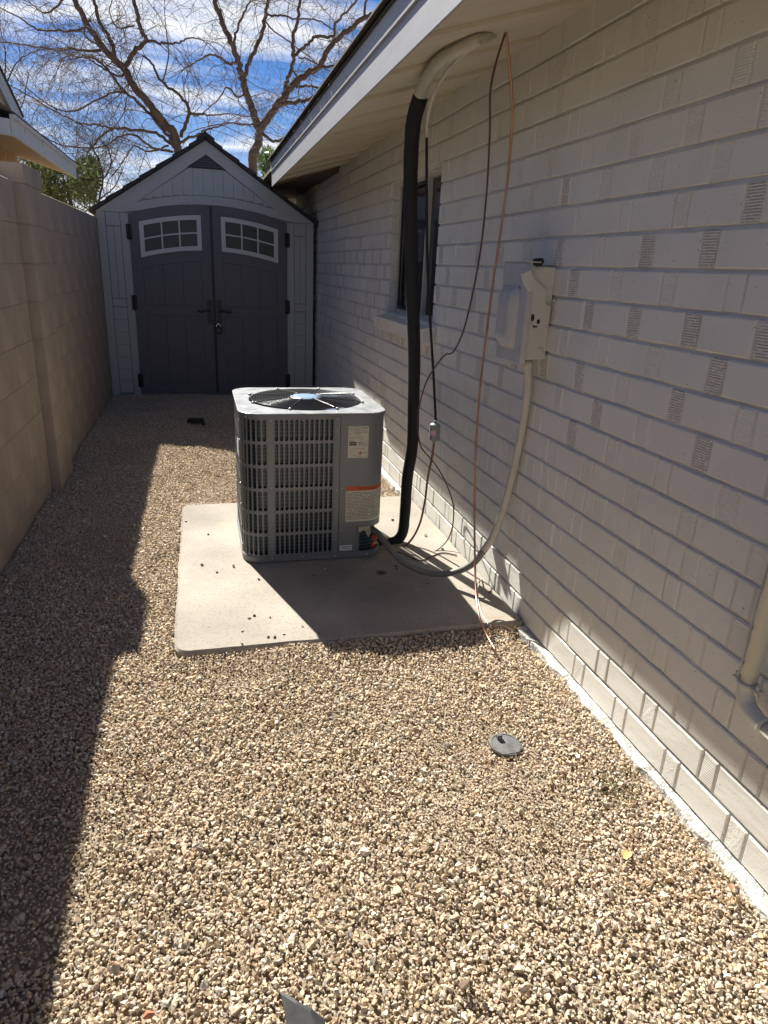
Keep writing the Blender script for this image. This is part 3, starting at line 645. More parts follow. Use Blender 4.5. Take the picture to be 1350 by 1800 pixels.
def grille(name, s0, s1, ncol, out=0.0, zA=.090, zB=.736, nrow=6):
    mb = MB(); pw = (s1 - s0) / ncol; ph = (zB - zA) / nrow; sw = pw * .68 / 2; hh = ph / 2 - .0058; 
    for c in range(ncol):
        for r_ in range(nrow):
            cs = s0 + (c + .5) * pw; cz = zA + (r_ + .5) * ph; inn = []; outp = []
            for i in range(7):
                a = math.pi * i / 6; inn.append((cs + sw * math.cos(a), cz + hh - sw + sw * math.sin(a)))
            for i in range(7):
                a = math.pi + math.pi * i / 6; inn.append((cs + sw * math.cos(a), cz - hh + sw + sw * math.sin(a)))
            W, Hh = pw / 2, ph / 2
            top = [(W, hh - sw), (W, Hh), (W * .45, Hh), (0, Hh), (-W * .45, Hh), (-W, Hh), (-W, hh - sw)]
            outp = [(cs + a, cz + b2) for a, b2 in top] + [(cs - a, cz - b2) for a, b2 in top]
            vs_ = []
            for P_, o__ in ((outp, out), (inn, out), (inn, out - .005)):
                for q_ in P_: a = per(q_[0], o__); vs_.append((a[0], a[1], q_[1]))
            fs = [(i, (i + 1) % 14, 14 + (i + 1) % 14, 14 + i) for i in range(14)] + [(14 + i, 14 + (i + 1) % 14, 28 + (i + 1) % 14, 28 + i) for i in range(14)]
            mb.add(vs_, fs)
    band(mb, s0, s1, zB, .746, out, .003, .012); band(mb, s0, s1, .086, zA, out, .003, .012)
    return mb.build(name, m_galv, ac, recalc=False)
sx0 = -(CX - ST) ; 
S_ = lambda x: x - (CX - ST)           # x on the front -> s
gf = grille('front_grille', S_(.300), S_(.574), 12)
gc = grille('corner_grille', -ARC - .005, S_(.270), 7)
gs = grille('side_grille', -ARC - .02 - 2 * ST + .01, -ARC - .02, 18)
gb = grille('back_grille', 2 * (2 * ST + ARC) - ARC, 3 * (2 * ST + ARC) - ARC - .01, 26)
pm = MB(); band(pm, S_(.2705), S_(.2995), .085, .747, .003, .006); band(pm, -ARC - .0195, -ARC - .0055, .085, .747, .004, .007); band(pm, S_(.5745), S_(.602), .085, .747, .003, .006); pm.build('corner_post', m_galv, ac)
# control panel: front right + rounded corner + part of the right side; lower right cut away over the valves
sA, sB = S_(.6045), 2 * ST + ARC + .30
cpn = MB(); band(cpn, sA, sB, .215, .747, .001, .004); band(cpn, sA, S_(.690), .090, .2145, .001, .004); cpn.build('control_panel', m_galv, ac)
vp = MB(); 
sV0, sV1 = S_(.6905), 2 * ST + ARC + .28; ns = 14; vs_ = []
for s_ in np.linspace(sV0, sV1, ns):
    a = per(s_, -.035 if S_(.6905) + .01 < s_ else 0); vs_ += [(a[0], a[1], .088), (a[0], a[1], .215)]
vp.add(vs_, [(2 * i, 2 * i + 2, 2 * i + 3, 2 * i + 1) for i in range(ns - 1)]); vp.build('valve_recess_panel', m_galv, ac, recalc=False)
lip = MB(); band(lip, sV0, sV1, .2135, .217, .001, .036); lip.build('recess_lip', m_galv, ac)
co = MB(); band(co, 0, TOT, .088, .745, -.022, .01); co.build('coil', m_coil, ac)
bp_ = MB(); band(bp_, 0, TOT, Z0, .089, .005, .012); bp_.prism([per(s_, -.005) for s_ in np.linspace(0, TOT, 60, endpoint=False)], .064, .070, 'z'); bp_.build('base_pan', m_galv, ac)
ft = MB()
for a in (-.24, .24):
    for b2 in (-.26, .24): ft.bbox(CX + a - .03, CX + a + .03, CY + b2 - .03, CY + b2 + .03, PZ + .014, .0645, .003)
ft.build('foot_pad', m_hard, ac)
# top cover with the round fan opening
tp = MB(); NR = 72; RF = .272; zt = Z1; oc = []
for i in range(NR):
    a = 2 * math.pi * (i + .5) / NR; d = np.array([math.cos(a), math.sin(a)])
    # ray against the rounded square
    lo, hi = .1, .6
    for _ in range(30):
        mid = (lo + hi) / 2; q_ = np.abs(d * mid); inside = (q_[0] <= HA + .008 and q_[1] <= HA + .008) and (q_[0] <= ST or q_[1] <= ST or np.hypot(q_[0] - ST, q_[1] - ST) <= RC + .008)
        if inside: lo = mid
        else: hi = mid
    oc.append(d * lo)
def ringp(f, z): return [(CX + f(i)[0], CY + f(i)[1], z) for i in range(NR)]
circ = lambda R_: (lambda i: (R_ * math.cos(2 * math.pi * (i + .5) / NR), R_ * math.sin(2 * math.pi * (i + .5) / NR)))
rings = [ringp(lambda i: oc[i], .745), ringp(lambda i: oc[i], zt - .004), ringp(lambda i: oc[i] * (1 - .001 / np.linalg.norm(oc[i])), zt - .001), ringp(lambda i: oc[i] * (1 - .004 / np.linalg.norm(oc[i])), zt), ringp(circ(RF + .012), zt + .001), ringp(circ(RF + .004), zt - .001), ringp(circ(RF), zt - .010), ringp(circ(RF - .004), zt - .09)]
tp.add([p for r_ in rings for p in r_], [(k * NR + i, k * NR + (i + 1) % NR, (k + 1) * NR + (i + 1) % NR, (k + 1) * NR + i) for k in range(len(rings) - 1) for i in range(NR)], False)
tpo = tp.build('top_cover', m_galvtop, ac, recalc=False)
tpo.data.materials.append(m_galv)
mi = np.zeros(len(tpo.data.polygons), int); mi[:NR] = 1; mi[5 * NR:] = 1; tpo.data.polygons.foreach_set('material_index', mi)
for p_ in list(tpo.data.polygons)[:NR]: p_.use_smooth = True
wg = MB()
for k in range(15):
    R_ = .085 + k * (.265 - .085) / 14; zz = zt + .004 + .010 * (1 - (R_ / .27) ** 2)
    wg.tube([(CX + R_ * math.cos(a), CY + R_ * math.sin(a), zz) for a in np.linspace(0, 2 * math.pi, 49)], .0026, 4, caps=False)
for k in range(8):
    a = math.pi / 8 + k * math.pi / 4
    wg.tube([(CX + R_ * math.cos(a), CY + R_ * math.sin(a), zt + .0075 + .010 * (1 - (R_ / .27) ** 2)) for R_ in np.linspace(.06, .288, 8)], .002, 5)
wg.build('fan_guard', m_wire, ac)
for k in range(8):
    a = math.pi / 8 + k * math.pi / 4; c_ = MB(); c_.lathe((CX + .286 * math.cos(a), CY + .286 * math.sin(a), zt), [(.0085, .0), (.0085, .003), (.005, .010), (.002, .0115)], 10)
    o = c_.build('guard_clip', m_screw, ac)
hb = MB(); hb.lathe((CX, CY, zt + .006), [(.076, -.012), (.078, .004), (.074, .009), (.04, .011), (.001, .0115)], 32); hb.build('motor_cap', m_hub, ac)
for k in range(3):
    fb = MB(); a0 = .55 + k * 2 * math.pi / 3; vs_ = []; nr, na = 8, 8
    for i in range(nr):
        R_ = .05 + .205 * i / (nr - 1)
        for j in range(na):
            t = j / (na - 1); a = a0 + (t * 1.35 - .15 * (R_ / .22) ** 2); z = zt - .055 + .045 * (t - .5) - .012 * math.sin(t * math.pi)
            vs_.append((CX + R_ * math.cos(a), CY + R_ * math.sin(a), z))
    fb.add(vs_, [(i * na + j, i * na + j + 1, (i + 1) * na + j + 1, (i + 1) * na + j) for i in range(nr - 1) for j in range(na - 1)], True); fb.build('fan_blade', m_blade, ac, recalc=False)
mt = MB(); mt.lathe((CX, CY, .56), [(.07, 0), (.07, .12), (.055, .14), (.055, .17)], 20); mt.build('fan_motor', m_wire, ac)
ins = MB(); ins.box(CX - .26, CX + .26, CY - .26, CY + .26, .10, .13); ins.build('inner_floor', m_wire, ac)
# screws
def screw(s_, z, out=.004):
    a = per(s_, out); c = per(s_, out + .003); m_ = MB(); d = Vector((c[0] - a[0], c[1] - a[1], 0)); m_.lathe((a[0], a[1], z), [(.0042, -.004), (.0042, .001), (.0025, .0025), (.001, .003)], 8, d); return m_.build('screw', m_screw, ac)
for s_, zs in ((S_(.285), (.08, .42, .728)), (S_(.43), (.08, .728)), (S_(.588), (.075, .16, .40, .56, .68, .735)), (S_(.56), (.41,)), (S_(.615), (.65, .41, .205)), (-ARC - .012, (.12, .22, .32, .42, .52, .62, .71)), (S_(.75), (.075,)), (-ARC / 2, (.742,))):
    for z in zs: screw(s_, z, .0055 if z > .73 or z < .09 else .004)
# labels as thin sheets that follow the cabinet
def sheet(name, s0, s1, z0, z1, m_, out=.0016, parent=ac, tilt=0):
    q = MB(); n_ = 12; vs_ = []
    for s_ in np.linspace(s0, s1, n_):
        a = per(s_, out); c = per(s_, out - .0006); vs_ += [(a[0], a[1], z0), (a[0], a[1], z1), (c[0], c[1], z1), (c[0], c[1], z0)]
    q.add(vs_, [(i * 4 + k, (i + 1) * 4 + k, (i + 1) * 4 + (k + 1) % 4, i * 4 + (k + 1) % 4) for i in range(n_ - 1) for k in range(4)] + [(0, 1, 2, 3), (4 * n_ - 1, 4 * n_ - 2, 4 * n_ - 3, 4 * n_ - 4)])
    return q.build(name, m_, parent)
def words(mb, s0, s1, z, h, out=.0022, dens=.85, wmin=.003, wmax=.011):
    s_ = s0
    while s_ < s1:
        w_ = min(random.uniform(wmin, wmax), s1 - s_)
        if w_ < .001: break
        if random.random() < dens:
            vs_ = []
            for t in (s_, s_ + w_ / 2, s_ + w_): a = per(t, out); vs_ += [(a[0], a[1], z), (a[0], a[1], z + h)]
            mb.add(vs_, [(0, 2, 3, 1), (2, 4, 5, 3)])
        s_ += w_ + .0022
def text3(s, size, s0, z, m_, parent, out=.0024):
    cu = bpy.data.curves.new('t', 'FONT'); cu.body = s; cu.size = size; t = bpy.data.objects.new('t', cu); COL.objects.link(t)
    me = bpy.data.meshes.new_from_object(t); bpy.data.objects.remove(t)
    for v in me.vertices: a = per(s0 + v.co.x, out); v.co = (a[0], a[1], z + v.co.y)
    me.materials.clear(); me.materials.append(m_); o = bpy.data.objects.new('lettering', me); COL.objects.link(o); par(o, parent); return o
e0, e1 = S_(.640), S_(.737)
rl = sheet('rating_label', e0, e1, .522, .700, m_label)
wd = MB()
for i in range(5): words(wd, e0 + .004, e0 + .060, .690 - i * .0085, .0024, dens=.8, wmax=.016)
for i in range(3): words(wd, e0 + .004, e0 + .072, .640 - i * .009, .0022, dens=.75)
words(wd, e1 - .034, e1 - .004, .688, .0055, dens=1); 
for i in range(3): words(wd, e1 - .030, e1 - .005, .676 - i * .006, .002)
for i in range(3): words(wd, e1 - .030, e1 - .005, .606 - i * .008, .002, dens=.8)
words(wd, e0 + .015, e1 - .016, .572, .002, wmax=.02)
for i in range(2): words(wd, e0 + .006, e0 + .036, .560 - i * .012, .0018, dens=.5)
words(wd, e0 + .018, e0 + .036, .532, .006, dens=.9, wmin=.002, wmax=.004); words(wd, e0 + .045, e1 - .006, .529, .003, dens=.8)
tag(wd.build('label_print', m_print, rl, recalc=False), kind='stuff')
sheet('brand_panel', e0 + .006, e0 + .040, .592, .614, m_print, .0022, rl)
words_ = MB(); words(words_, e0 + .009, e0 + .036, .603, .003, .0028); words_.build('brand_lettering', m_label, rl, recalc=False)
def diamond(cs, cz, r_, w_, m_, out=.0023):
    q = MB(); P_ = [(r_, 0), (0, r_), (-r_, 0), (0, -r_)]
    for i in range(4):
        a, b2 = np.array(P_[i]), np.array(P_[(i + 1) % 4]); vs_ = []
        for pp in (a, b2, b2 * (1 - w_), a * (1 - w_)): x_ = per(cs + pp[0], out); vs_.append((x_[0], x_[1], cz + pp[1]))
        q.add(vs_, [(0, 1, 2, 3)])
    return q.build('hazard_diamond', m_, rl, recalc=False)
diamond(e0 + .059, .549, .0125, .22, m_red)
q = MB(); P_ = [(-.004, -.005), (.004, -.005), (.0048, 0), (.0015, .002), (.001, .0065), (-.002, .003), (-.0048, .001)]
q.add([(*per(e0 + .059 + a, .0024), .549 + b2) for a, b2 in P_], [tuple(range(7))]); q.build('flame_mark', m_print, rl, recalc=False)
text3('A2L', .013, e0 + .072, .545, m_print, rl)
q = MB(); RR = [(.009, .0065)]
for k in range(14):
    a, b2 = 2 * math.pi * k / 14, 2 * math.pi * (k + 1) / 14; vs_ = []
    for R_, t in ((.009, a), (.009, b2), (.006, b2), (.006, a)): x_ = per(e0 + .058 + R_ * math.cos(t), .0023); vs_.append((x_[0], x_[1], .604 + R_ * math.sin(t)))
    q.add(vs_, [(0, 1, 2, 3)])
q.build('certification_mark', m_print, rl, recalc=False)
w0, w1 = S_(.636), 2 * ST + ARC * .78
wl = sheet('warning_label', w0, w1, .243, .415, m_label); sheet('label_header', w0, w1, .3935, .4155, m_orange, .0022, wl)
hd = MB(); words(hd, w0 + .06, w1 - .05, .406, .0035, .003, dens=1, wmin=.006, wmax=.016); words(hd, w0 + .06, w1 - .05, .399, .0035, .003, dens=1, wmin=.006, wmax=.016); hd.build('header_lettering', m_darkred, wl, recalc=False)
wd = MB()
for i in range(19): words(wd, w0 + .004, w1 - (.006 if i % 5 != 3 else .05), .383 - i * .0072, .0030, .0022, dens=.92)
tag(wd.build('label_print', m_print, wl, recalc=False), kind='stuff')
bl = sheet('barcode_sticker', S_(.612), S_(.672), .098, .124, m_white)
wd = MB(); words(wd, S_(.617), S_(.668), .113, .006, .0022, dens=1, wmin=.003, wmax=.007); words(wd, S_(.617), S_(.668), .104, .005, .0022, dens=1, wmin=.003, wmax=.007); wd.build('barcode_lettering', m_print, bl, recalc=False)
lg = sheet('maker_badge', -ARC - .16, -ARC - .06, .53, .60, m_white, .006)
# torn tape, valves
tb = MB(); sT = S_(.694)
for P_ in ([(0, .205), (.03, .214), (.055, .212), (.085, .205), (.095, .170), (.075, .150), (.06, .165), (.05, .185), (.035, .19), (.02, .178), (.002, .186)],):
    tb.add([(*per(sT + .004 + a * .9, -.016), z_) for a, z_ in P_], [tuple(range(len(P_)))])
tb.build('torn_tape', m_paperbits, ac, recalc=False)
vx, vy = per(2 * ST + ARC * .62, -.016)
for dz, dy, nm in ((.150, .0, 'liquid_valve'), (.095, .03, 'suction_valve')):
    v_ = MB(); c_ = Vector((vx - .005, vy + dy, dz)); v_.lathe(c_ + Vector((-.02, 0, 0)), [(.011, 0), (.011, .02), (.007, .022), (.007, .05)], 10, (1, -.1, 0)); v_.lathe(c_ + Vector((-.008, -.018, 0)), [(.008, 0), (.008, .03)], 8, (0, 1, 0)); vo = v_.build(nm, m_brass, ac)
    k_ = MB(); k_.lathe(c_ + Vector((-.006, -.04, .002)), [(.0115, 0), (.0125, .004), (.0125, .022), (.010, .026)], 10, (0.25, 1, .1)); k_.lathe(c_ + Vector((0, -.01, .014)), [(.0085, 0), (.0085, .016), (.006, .018)], 8, (.1, -.2, 1)); k_.build('red_cap', m_red, vo)

for o in [rl] + list(rl.children):
    for v in o.data.vertices: v.co.z = .697 - (.700 - v.co.z) * .82
# the cabinet stands a little lower than it was drawn: stretch it down onto the slab
KZ = (Z1 - .040) / (Z1 - .061)
for o in list(ac.children_recursive):
    me = o.data
    co_ = np.empty(len(me.vertices) * 3); me.vertices.foreach_get('co', co_); co_ = co_.reshape(-1, 3); co_[:, 2] = np.where(co_[:, 2] < Z1 - .03, Z1 - (Z1 - co_[:, 2]) * KZ, co_[:, 2]); me.vertices.foreach_set('co', co_.ravel()); me.update()

# ------------------------------------------------------------ pipes and wires
def pipe(name, px, rad, m_, label, cat, sides=12, k=7, parent=None, group=None):
    """px: list of 3D points"""
    q = MB(); q.tube(smooth_path(px, k), rad, sides); o = q.build(name, m_, parent, recenter=parent is None)
    if parent is None: tag(o, label, cat, group)
    return o
def Ys(pts): return [WY(a, b2, y) for a, b2, y in pts]
sl_ = thing('suction_line', (.93, 3.2, PZ), 'thick black foam insulated refrigerant pipe hanging from the soffit down to the unit', 'pipe')
blk = Ys([(739, 170, 2.895), (727, 215, 2.93), (722, 290, 2.97), (722, 400, 3.02), (725, 520, 3.07), (728, 620, 3.10), (727, 700, 3.12), (725, 780, 3.14), (716, 840, 3.16), (712, 900, 3.16), (706, 940, 3.155), (685, 955, 3.15), (650, 956, 3.15)])
P_ = smooth_path(blk, 8); q = MB(); q.tube(P_, [.031 - .004 * i / len(P_) + random.uniform(-.0006, .0006) for i in range(len(P_))], 16); q.build('foam_sleeve', m_foam, sl_)
crm = Ys([(731, 200, 2.92), (738, 172, 2.895), (744, 150, 2.83), (757, 127, 2.67), (778, 104, 2.50), (810, 86, 2.40), (845, 69, 2.36), (872, 57, 2.56)])
q = MB(); PC_ = smooth_path(crm, 8); q.tube(PC_, list(np.linspace(.0265, .017, len(PC_))), 14); q.build('painted_sleeve', m_cream, sl_)
ll = thing('liquid_line', (1.0, 3.2, PZ), 'thin copper refrigerant line with small grey filter hanging in front of the brick wall', 'pipe')
up = Ys([(846, 74, 2.33), (812, 98, 2.40), (783, 130, 2.55), (762, 170, 2.72), (752, 208, 2.83), (750, 240, 2.90)])
q = MB(); q.tube(smooth_path(up, 8), .0068, 8); q.build('painted_tube', m_cream, ll)
dn = Ys([(750, 239, 2.90), (750, 330, 2.94), (751, 450, 2.98), (756, 560, 3.02), (762, 660, 3.05), (766, 738, 3.07)])
q = MB(); q.tube(smooth_path(dn, 8), .0062, 8); q.build('black_sleeve', m_foam, ll)
c0 = WY(765, 744, 3.07); c1 = WY(763, 775, 3.075); d_ = Vector(c1) - Vector(c0); Ld = d_.length
q = MB(); q.lathe(Vector(c0), [(.007, -.012), (.009, -.002), (.024, .004), (.027, .010), (.0275, .014), (.0265, .018), (.0265, Ld - .018), (.0275, Ld - .014), (.027, Ld - .010), (.022, Ld - .003), (.009, Ld + .002), (.007, Ld + .012)], 10, d_, smooth=False); fd = q.build('filter_drier', m_drier, ll)
q = MB(); mid_ = Vector(c0) + d_ * .48; q.box(mid_.x - .028, mid_.x - .002, mid_.y - .0282, mid_.y - .0272, mid_.z - .010, mid_.z + .012); q.build('sticker', m_pink, fd)
lo = Ys([(763, 776, 3.075), (760, 800, 3.08), (752, 840, 3.10), (747, 880, 3.11), (738, 920, 3.12), (722, 950, 3.11), (700, 966, 3.09), (670, 968, 3.09), (652, 962, 3.10)])
q = MB(); q.tube(smooth_path(lo, 8), .0058, 8); q.build('copper_tube', m_oldcopper, ll)
bwv = [(888, 58, 2.38), (872, 110, 2.43), (862, 160, 2.49), (861, 230, 2.55), (856, 330, 2.61), (846, 430, 2.66), (832, 510, 2.70), (815, 580, 2.74), (797, 618, 2.78), (782, 624, 2.82), (765, 645, 2.88), (750, 670, 2.95), (739, 705, 3.0), (734, 745, 3.05), (740, 785, 3.08), (762, 812, 3.10), (782, 845, 3.10), (797, 890, 3.08), (793, 935, 3.05), (775, 962, 3.02), (745, 976, 2.99), (712, 974, 3.0), (680, 962, 3.03), (664, 948, 3.05)]
pipe('thermostat_wire', Ys(bwv), .0036, m_brownwire, 'thin brown cable hanging from the soffit and looping beside the grey filter', 'cable', 6, 6)
cu_ = [(890, 57, 2.375), (893, 95, 2.41), (899, 150, 2.46), (900, 215, 2.52), (895, 290, 2.57), (884, 380, 2.585), (869, 480, 2.60), (856, 580, 2.61), (843, 690, 2.60), (836, 800, 2.58), (834, 900, 2.55), (835, 990, 2.46), (837, 1045, 2.34), (842, 1082, 2.22)]
C3 = Ys(cu_) + [GZ(855, 1115, .052), GZ(872, 1145, .038)]
pipe('copper_tube', C3, .0048, m_copper, 'bare shiny copper tube hanging from the soffit to the gravel beside the slab', 'pipe', 8, 6)
lw = [GZ(712, 974, .041), GZ(740, 985, .040), GZ(775, 972, .040), GZ(803, 976, .041)]
pipe('loose_wire', lw, .003, m_brownwire, 'short loose brown wire end lying on the slab near the wall', 'cable', 6, 6)
lw = [WX(848, 1018, 1.236), GZ(842, 1025, .08), GZ(840, 1050, .041), GZ(848, 1080, .041), GZ(862, 1102, .036)]
pipe('loose_wire', lw, .0035, m_cream, 'short cream cable coming out of the bottom of the wall at the slab corner', 'cable', 6, 6)
# flexible conduit
cdt = thing('conduit', (1.1, 2.6, PZ), 'flexible electrical conduit, cream above and grey below, looping from the disconnect box to the unit', 'conduit')
cv = [(929, 640, 2.40), (928, 680, 2.405), (922, 730, 2.42), (912, 785, 2.44), (900, 840, 2.46), (885, 895, 2.48), (868, 940, 2.50), (850, 968, 2.52)]
cw = [(850, 968, 2.52), (832, 990, 2.55), (808, 1003, 2.59), (778, 1009, 2.64), (745, 1005, 2.70), (712, 990, 2.76), (690, 970, 2.83), (673, 948, 2.92), (658, 932, 3.02), (642, 925, 3.06)]
def ribbed(pts, r0, m_, parent, name):
    P_ = smooth_path(pts, 16); q = MB(); q.tube(P_, [r0 + (.0007 if i % 2 else -.0004) for i in range(len(P_))], 12); return q.build(name, m_, parent)
allp = Ys(cv) + Ys(cw)[1:]
ribbed(allp[:8], .0155, m_cream, cdt, 'cream_conduit'); ribbed(allp[7:], .0148, m_greycond, cdt, 'grey_conduit')
q = MB(); t0 = Vector(WY(929, 634, 2.40)); q.lathe(t0, [(.019, -.0), (.019, -.018), (.0175, -.03)], 12); q.build('conduit_fitting', m_cream, cdt)

# ------------------------------------------------------------ disconnect box
db = thing('disconnect_box', (1.18, 2.5, 1.2), 'cream electrical disconnect box with lever handle mounted on the brick wall', 'electrical box')
yN = float(WX(978, 470, XW)[1]); zT = float(WX(978, 470, XW)[2]); zB = float(WX(958, 632, XW)[2])
xF = float(WY(933, 470, yN)[0]); yF = float(WX(893, 458, xF)[1])
q = MB(); q.bbox(xF, XW - .001, yN, yF, zB, zT, .003); bxo = q.build('enclosure', m_box, db)
q = MB(); q.bbox(xF - .010, xF + .012, yN - .016, yF + .01, zB - .018, zT + .012, .003); cvr = q.build('cover', m_boxgrey, db)
q = MB(); n_ = 13; prof = []      # bulged front of the cover
ya, yb = yN + .045, yF - .012; za, zb_ = zB + .03, zT - .07
rw = []
for i in range(n_):
    t = i / (n_ - 1); 
    for j in range(n_):
        u_ = j / (n_ - 1); hgt = .030 * min(1, 7 * min(t, 1 - t)) ** .5 * min(1, 5 * min(u_, (1 - u_))) ** .5
        rw.append((xF - .010 - hgt, ya + (yb - ya) * t, za + (zb_ - za) * u_))
q.add(rw, [(i * n_ + j, i * n_ + j + 1, (i + 1) * n_ + j + 1, (i + 1) * n_ + j) for i in range(n_ - 1) for j in range(n_ - 1)], True); q.build('cover_bulge', m_boxgrey, db, recalc=False)
q = MB(); q.box(xF - .014, xF + .03, yN - .018, yF + .012, zT + .012, zT + .016); q.build('top_flange', m_box, db)
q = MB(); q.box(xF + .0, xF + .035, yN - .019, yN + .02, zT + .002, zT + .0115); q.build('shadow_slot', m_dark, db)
q = MB(); q.lathe((xF + .045, yN + .012, zT + .018), [(.011, 0), (.011, .05)], 10, (0, 1, 0)); q.build('hinge_pin', m_dark, db)
def PF(a, b2): p_ = WY(a, b2, yN); return (p_[0], p_[2])
pl_ = [(928, 496), (937, 493), (957, 508), (957, 522), (955, 531), (960, 537), (966, 537), (963, 560), (955, 572), (937, 572), (928, 565), (925, 545), (925, 520)]
q = MB(); q.prism([PF(*a) for a in pl_], yN - .012, yN - .001, 'y'); pt_ = q.build('lever_plate', m_box, db)
q = MB(); q.prism([PF(*a) for a in [(912, 480), (922, 474), (931, 492), (930, 500), (926, 512), (918, 500)]], yN - .045, yN - .0125, 'y'); q.build('lever_handle', m_box, db)
q = MB(); 
for a, b2, r1, r2 in ((933.5, 558, 3.0, 6.0), (943.5, 565, 2.8, 3.8)):
    c_ = PF(a, b2); sc_ = abs(PF(a + 1, b2)[0] - c_[0]); q.prism([(c_[0] + r1 * sc_ * math.cos(t), c_[1] + r2 * sc_ * math.sin(t)) for t in np.linspace(0, 2 * math.pi, 12, endpoint=False)], yN - .0135, yN - .012, 'y')
c_ = PF(940, 573); q.box(c_[0] - .008, c_[0] + .008, yN - .004, yN - .0005, c_[1] - .005, c_[1] + .003)
q.prism([PF(*a) for a in [(948, 563), (954, 558), (954, 561), (949, 566)]], yN - .004, yN - .0005, 'y')
q.build('lock_hole', m_dark, pt_)
kn = MB(); c_ = PF(949, 616); kn.lathe((c_[0], yN - .0005, c_[1]), [(.013, 0), (.013, .0012), (.011, .0018), (.006, .0018), (.006, .003)], 16, (0, -1, 0)); kn.build('knockout', m_box, bxo)
kn = MB(); c_ = PF(969, 506); kn.lathe((c_[0], yN - .0005, c_[1]), [(.0045, 0), (.0045, .002)], 10, (0, -1, 0)); kn.build('knockout', m_box, bxo)
kn = MB(); c_ = PF(939, 581); kn.lathe((c_[0], yN - .0005, c_[1]), [(.0045, 0), (.0045, .002)], 10, (0, -1, 0)); kn.build('knockout', m_box, bxo)
q = MB(); c_ = WX(909, 617, xF - .014); q.tube([(c_[0] - .004, c_[1] + .009 * math.cos(t), c_[2] + .009 * math.sin(t)) for t in np.linspace(0, 2 * math.pi, 13)], .002, 6, caps=False); q.build('lock_ring', m_box, cvr)

# ------------------------------------------------------------ PVC pipe near the camera on the right
dp = thing('drain_pipe', (1.2, 1.08, .5), 'white painted pipe with clamp and elbow low on the brick wall', 'pipe')
xp = 1.205; pt0 = WX(1314, 1205, xp); yp, zp = float(pt0[1]), float(pt0[2])
q = MB(); q.tube([(xp, yp, 1.95), (xp, yp, 1.2), (xp, yp, zp)], .0175, 18); q.build('vertical_pipe', m_box, dp)
el = smooth_path([(xp, yp, zp + .01), (xp, yp, zp - .02), (xp, yp - .012, zp - .045), (xp, yp - .045, zp - .06), (xp, yp - .075, zp - .062)], 6)
q = MB(); q.tube(el, .0205, 18); q.build('elbow', m_box, dp)
q = MB(); q.tube([(xp, yp - .06, zp - .062), (xp, yp - .9, zp - .075)], .0175, 18); q.build('horizontal_pipe', m_box, dp)
q = MB(); q.tube([(xp, yp - .066, zp - .062), (xp, yp - .076, zp - .062)], .0222, 18); q.build('elbow_ring', m_box, dp)
q = MB(); q.lathe((xp, yp, zp - .002), [(.0228, 0), (.0228, .011), (.019, .012)], 18); 
for sgn in (-1, 1):
    q.bbox(xp - .012, xp + .012, yp + sgn * .030 - .010, yp + sgn * .030 + .010, zp + .002, zp + .008, .002)
    q.lathe((xp - .004, yp + sgn * .032, zp - .006), [(.004, 0), (.005, .024), (.003, .026)], 8)
q.build('pipe_clamp', m_box, dp)
q = MB(); q.tube(smooth_path([(xp - .008, yp + .024, zp + .01), (xp - .006, yp + .026, zp + .15), (xp + .002, yp + .03, zp + .3), (xp, yp + .024, zp + .45), (xp, yp + .024, zp + .9)], 6), .0028, 6); q.build('strapped_wire', m_box, dp)

# ------------------------------------------------------------ shed
SY = 7.65; SXC = .14; SX0, SX1 = -.918, 1.206; SZE = 1.80; SZR = 2.49; SL = (SZR - SZE) / (SXC - SX0)
shed = thing('storage_shed', (SXC, SY + 1, 0), 'grey plastic storage shed with dark double doors at the end of the yard', 'shed')
def rake(x): return SZR - SL * abs(x - SXC)
q = MB(); q.prism([(SX0, 0.0), (SX1, 0.0), (SX1, SZE), (SXC, SZR), (SX0, SZE)], SY, SY + 2.1, 'y'); q.build('wall', m_shedgroove, shed)
DX0, DXC, DX1 = -.625, .160, .925
def arch(x): return 1.905 - .20 * (x - .155) ** 2
def strip(x0, x1, fb, ft, n=10):
    xs_ = np.linspace(x0, x1, n); return [(x, fb(x)) for x in xs_] + [(x, ft(x)) for x in xs_[::-1]]
y1_ = SY + .001
def slab(name, P_, th, m_, parent=shed, base=SY): q = MB(); q.prism(P_, base - th, base + .001, 'y'); return q.build(name, m_, parent)
# corner trims, header arch, rake trims
slab('corner_trim', [(SX0, 0), (SX0 + .075, 0), (SX0 + .075, SZE - .01), (SX0, SZE - .01)], .010, m_shed)
slab('corner_trim', [(SX1 - .075, 0), (SX1, 0), (SX1, SZE - .01), (SX1 - .075, SZE - .01)], .010, m_shed)
slab('door_trim', [(DX0 - .075, 0), (DX0 - .004, 0), (DX0 - .004, SZE - .012), (DX0 - .075, SZE - .012)], .010, m_shed)
slab('door_trim', [(DX1 + .004, 0), (DX1 + .075, 0), (DX1 + .075, SZE - .012), (DX1 + .004, SZE - .012)], .010, m_shed)
slab('header_trim', strip(DX0 - .075, DX1 + .075, lambda x: max(arch(x) + .006, SZE - .006), lambda x: arch(x) + .085), .010, m_shed)
slab('header_crest', strip(SXC - .12, SXC + .14, lambda x: arch(x) + .088, lambda x: arch(x) + .092 + .028 * math.cos((x - SXC - .01) / .13 * 1.5), 10), .013, m_shed)
for sg in (-1, 1):
    x_e = SX0 if sg < 0 else SX1
    slab('rake_trim', [(x_e, SZE - .005), (SXC, SZR - .004), (SXC, SZR - .13), (x_e - sg * .235, SZE - .005)], .012, m_shed)
